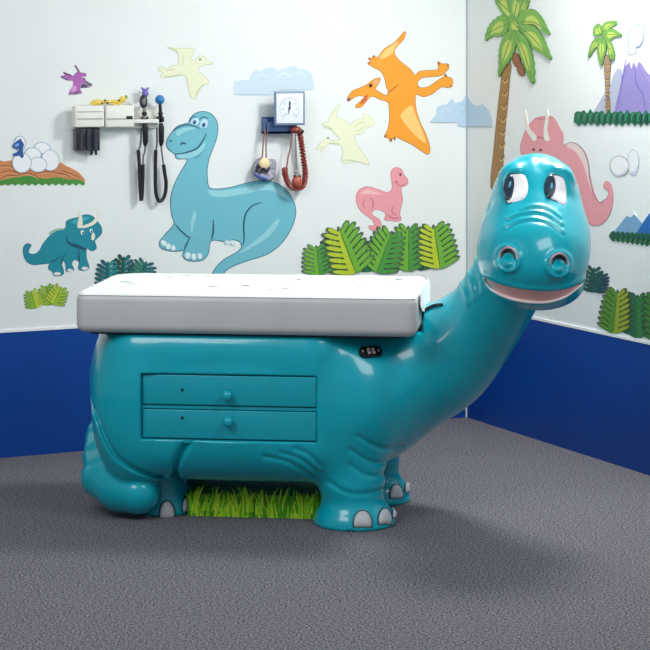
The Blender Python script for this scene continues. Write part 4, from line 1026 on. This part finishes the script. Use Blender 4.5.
def instrument(name, lab, cx, head, cord, ball):
    r = wroot(name, 'B', cx, 160, lab, 'medical instrument')
    if ball:
        b = MB(); b.ell(wp(cx-1.2, 99.7, .06), (.0225, .0225, .0225), mat('ball_blue', (40, 128, 196), .3, coat=.4)); b.build('head', r, M=FB)
        b = MB(); b.tube([wp(cx-1, 104, .06), wp(cx-.6, 111, .06), wp(cx-.3, 118, .055)], [.007, .008, .010], M_DARK, 12); b.ell(wp(cx-.5, 113.5, .06), (.012, .012, .009), M_DARK); b.build('neck', r, M=FB)
    else:
        b = MB(); b.ell(wp(cx-1.5, 101.5, .06), (.019, .018, .032), mat('head_charcoal', (44, 44, 54), .35)); b.ell(wp(cx-1.2, 102, .078), (.010, .006, .016), mat('lens_grey', (110, 112, 120), .2, coat=.6)); b.build('head', r, M=FB)
        b = MB(); b.tube([wp(cx-.8, 107, .06), wp(cx-.4, 118, .055)], [.008, .009], seam, 12); b.ell(wp(cx-.6, 113.6, .06), (.013, .013, .011), M_DARK); b.build('neck', r, M=FB)
    b = MB(); b.tube([wp(cx, 123, .05), wp(cx+.3, 128, .05), wp(cx+.3, 142, .048), wp(cx, 146, .045)], [.009, .0135, .0125, .006], M_DARK, 14); b.build('handle', r, M=FB)
    b = MB(); b.tube([wp(x, y, .03) for x, y in crom(cord[0], 5, closed=False)], .0042, mat('cord_grey', (90, 92, 98), .5), 8); b.build('thin_cord', r, M=FB)
    b = MB(); b.tube([wp(x, y, .03) for x, y in crom(cord[1], 5, closed=False)], .0088, M_DARK, 8); b.build('coiled_cord', r, M=FB)
    b = MB(); b.tube([wp(x, y, .035) for x, y in crom(cord[2], 5, closed=False)], .004, mat('cord_grey', (90, 92, 98), .5), 8); b.build('thin_cord', r, M=FB)
instrument('otoscope', 'black instrument with oval dark head on the wall rail, a purple toy clipped behind it', 145, None,
    ([(141.2, 128), (141, 138), (140, 146), (138.3, 150)], [(138.3, 150), (139.2, 165), (140, 185), (141.2, 200.5), (142.2, 192), (142.8, 178), (143, 164.5)], [(143, 165), (143.3, 157), (144.8, 151), (145.2, 145)]), False)
instrument('ophthalmoscope', 'black instrument with a bright blue ball head, right end of the wall rail', 161, None,
    ([(156.8, 128), (157, 138), (156.8, 146), (155.8, 150)], [(155.8, 150), (155.3, 170), (155.6, 190), (157.5, 199), (160, 201), (163, 199), (165.5, 192), (166, 182), (164.5, 172), (163.5, 164.5)], [(163.5, 165), (162.5, 158), (161.5, 150), (161.2, 145)]), True)
# toys
ty = wroot('toy_giraffe', 'B', 108, 105.5, 'small yellow spotted toy animal lying on top of the white wall unit', 'toy')
yel = mat('toy_yellow', (238, 206, 92), .5); yb = MB()
yb.ell(wp(97.5, 102.3, .05), (.034, .016, .013), yel); yb.ell(wp(106, 101.8, .05), (.03, .012, .008), yel); yb.ell(wp(116, 101.5, .05), (.030, .013, .009), yel)
yb.build('body', ty, M=FB)
b = MB(); b.ell(wp(122.5, 99.6, .05), (.016, .014, .017), yel); b.ell(wp(126, 97, .05), (.007, .006, .009), mat('toy_green', (120, 170, 70), .5)); b.build('head', ty, M=FB)
for x in (93, 113, 119): b = MB(); b.ell(wp(x, 103.9, .06), (.012, .006, .006), yel); b.build('leg', ty, M=FB)
b = MB()
for x, y in ((102, 103), (105, 100.5), (107.5, 103), (119, 100.5)): b.ell(wp(x, y, .062), (.006, .004, .005), mat('toy_brown', (96, 70, 40), .6))
b.build('spot', ty, M=FB)
tp = wroot('toy_clip', 'B', 146, 96, 'small purple toy animal clipped behind the dark head of the hand instrument', 'toy')
pur = mat('toy_purple', (122, 108, 190), .5)
b = MB(); b.ell(wp(145.2, 93.5, .035), (.016, .013, .018), pur); b.build('body', tp, M=FB)
b = MB(); b.ell(wp(145, 90.5, .035), (.012, .011, .010), pur)
for sx in (-1, 1): b.tube([wp(145+sx*1.5, 90, .035), wp(145+sx*2.6, 88.6, .035), wp(145+sx*4, 87.6, .035)], [.006, .0055, .003], pur, 8)
b.build('head', tp, M=FB)

# blood pressure gauge
bp_ = wroot('blood_pressure_gauge', 'B', 283, 134, 'square white blood pressure dial in a grey-blue frame on a blue wall basket', 'blood pressure gauge')
fr_b = mat('gauge_frame_blue', (120, 142, 172), .35, coat=.3)
b = MB(); wbox(b, 275, 305.2, 91.3, 125.2, .078, .095, fr_b, .005); b.build('frame', bp_, M=FB)
b = MB(); wbox(b, 276.6, 303.2, 93.6, 123, .094, .0975, mat('gauge_face', (232, 238, 246), .4), .001); fc = b.build('dial_face', bp_, M=FB)
b = MB(); mk = mat('dial_mark', (150, 160, 182), .5); X = wl('B', 289.8, 108.6, .098)
for i in range(31):
    a = math.radians(-140+280*i/30); r0, r1 = (.046, .055) if i % 5 else (.042, .055)
    b.tube([(X.x+r0*math.sin(a), .0982, X.z+r0*math.cos(a)), (X.x+r1*math.sin(a), .0982, X.z+r1*math.cos(a))], .0011, mk, 4)
for i in range(7):
    a = math.radians(-140+280*i/6); b.box(X.x+.034*math.sin(a)-.003, X.x+.034*math.sin(a)+.003, .0975, .0983, X.z+.034*math.cos(a)-.003, X.z+.034*math.cos(a)+.003, mk)
b.build('dial_marks', fc, M=FB)['kind'] = 'stuff'
b = MB(); nd = mat('needle_dark', (70, 76, 90), .4)
b.tube([wp(288.4, 114.5, .1005), wp(289.6, 108.5, .1005), wp(290.1, 102, .1005)], [.001, .003, .0045], nd, 6); b.ell(wp(289.6, 108.3, .1), (.006, .003, .006), nd); b.build('needle', bp_, M=FB)
bk = mat('basket_blue', (66, 96, 152), .4, coat=.3)
b = MB(); wbox(b, 262, 293, 117, 133.5, .0, .006, bk, .001); wbox(b, 266, 297, 131.5, 133.5, .0, .055, bk, .001); wbox(b, 266, 297, 122, 133.5, .05, .055, bk, .001)
wbox(b, 266, 267, 119, 133.5, .0, .055, bk, .001); wbox(b, 296, 297, 121, 133.5, .0, .055, bk, .001); b.build('basket', bp_, M=FB)
b = MB(); wbox(b, 286, 300, 100, 118, .0, .080, fr_b, .003); b.build('bracket', bp_, M=FB)
# coiled tube and bulb
cc = wroot('inflation_bulb', 'B', 295, 191, 'dark red coiled tube and bulb hanging from the right of the blue basket', 'blood pressure tubing')
rd = mat('tube_dark_red', (140, 52, 48), .4, coat=.3); rl = mat('tube_thin_brown', (150, 104, 100), .5)
path = crom([(299, 131), (300.6, 138), (302, 148), (303.6, 160), (305, 170), (305, 178), (303, 186), (298, 189.6), (292, 188), (287.5, 182), (285, 174), (284.8, 168)], 30, closed=False)
pts = []
for i, (x, y) in enumerate(path):
    a = i*.75; pts.append(Vector(wp(x, y, .05))+Vector((.010*math.cos(a), .010*math.sin(a), 0)))
b = MB(); b.tube(pts, .0058, rd, 6); b.build('coiled_tube', cc, M=FB)
b = MB(); b.tube([wp(286.3, 169, .05), wp(288, 158, .05), wp(290.6, 146, .055), wp(292.5, 134, .06)], .0038, rl, 8); b.build('straight_tube', cc, M=FB)
b = MB(); b.tube([wp(295.5, 134, .06), wp(296, 150, .055), wp(296.2, 164, .052), wp(296, 172, .05)], .0036, mat('tube_grey', (122, 124, 130), .5), 8); b.ell(wp(295.6, 172, .05), (.010, .010, .008), seam); b.build('straight_tube', cc, M=FB)
b = MB(); b.ell(wp(297, 182, .06), (.026, .022, .030), mat('bulb_red', (178, 82, 62), .4, coat=.3)); b.ell(wp(295, 176.5, .06), (.008, .008, .008), M_DARK); b.ell(wp(299.5, 176.5, .06), (.008, .008, .008), M_DARK); b.build('bulb', cc, M=FB)
b = MB(); b.ell(wp(296, 130, .07), (.03, .02, .018), rd); b.ell(wp(301, 131.5, .06), (.016, .012, .012), M_DARK); b.build('tube_joint', cc, M=FB)
# cuff pouch
cf = wroot('pressure_cuff', 'B', 264, 180, 'small folded patterned cuff with cream disc hanging left of the red coiled tube', 'blood pressure cuff')
b = MB()
b.tube([wp(x, y, .05) for x, y in crom([(272, 124), (267, 128), (264.5, 134), (263, 146), (262.3, 156), (259.5, 161)], 5, closed=False)], .0038, rl, 8)
b.build('tube', cf, M=FB)
b = MB(); b.tube([wp(x, y, .052) for x, y in crom([(270, 126), (266.8, 134), (266, 146), (266.2, 158)], 5, closed=False)], .0036, rl, 8); b.build('tube', cf, M=FB)
b = MB()
q = [(256, 160.5), (262, 157.5), (270, 159), (275.5, 160), (276, 168), (274.5, 178), (268, 181), (258, 177.5), (253, 174)]
L0 = [wp(x, y, .012) for x, y in crom(q, 3)]; L1 = [wp(x, y, .048) for x, y in crom([((a-265)*.88+265, (c_-169)*.88+169) for a, c_ in q], 3)]; n = len(L0)
b.add(L0+L1, [[i, (i+1) % n, n+(i+1) % n, n+i] for i in range(n)]+[list(range(n, 2*n))], mat('cuff_grey_white', (196, 196, 208), .7, rgb2=(120, 112, 140), nscale=60)); pc = b.build('cuff', cf, smooth=False, M=FB)
b = MB(); b.ell(wp(264.5, 163.5, .055), (.029, .010, .026), mat('disc_cream', (240, 220, 170), .5)); b.build('disc', cf, M=FB)
b = MB()
for (x0, y0, x1, y1) in ((256, 172, 260, 166), (260, 173, 263, 167.5), (263, 168, 267, 173), (267, 172, 270, 167), (257, 168, 258, 164)): b.tube([wp(x0, y0, .058), wp(x1, y1, .058)], [.007, .004], mat('cuff_black', (40, 34, 44), .5), 6)
b.build('pattern', cf, M=FB)
b = MB(); b.tube([wp(254, 174, .045), wp(259, 176.5, .05), (wp(267, 179.5, .05))], [.006, .010, .008], mat('cuff_blue', (76, 92, 168), .5), 8); b.build('trim', cf, M=FB)

# ------------------------------------------------------------------ square the room to the world axes
RZ = Matrix.Rotation(-math.atan2(UB.y, UB.x), 4, 'Z')
bpy.context.view_layer.update()
for o in list(scene.objects):
    if o.parent is None: o.matrix_world = RZ @ o.matrix_world
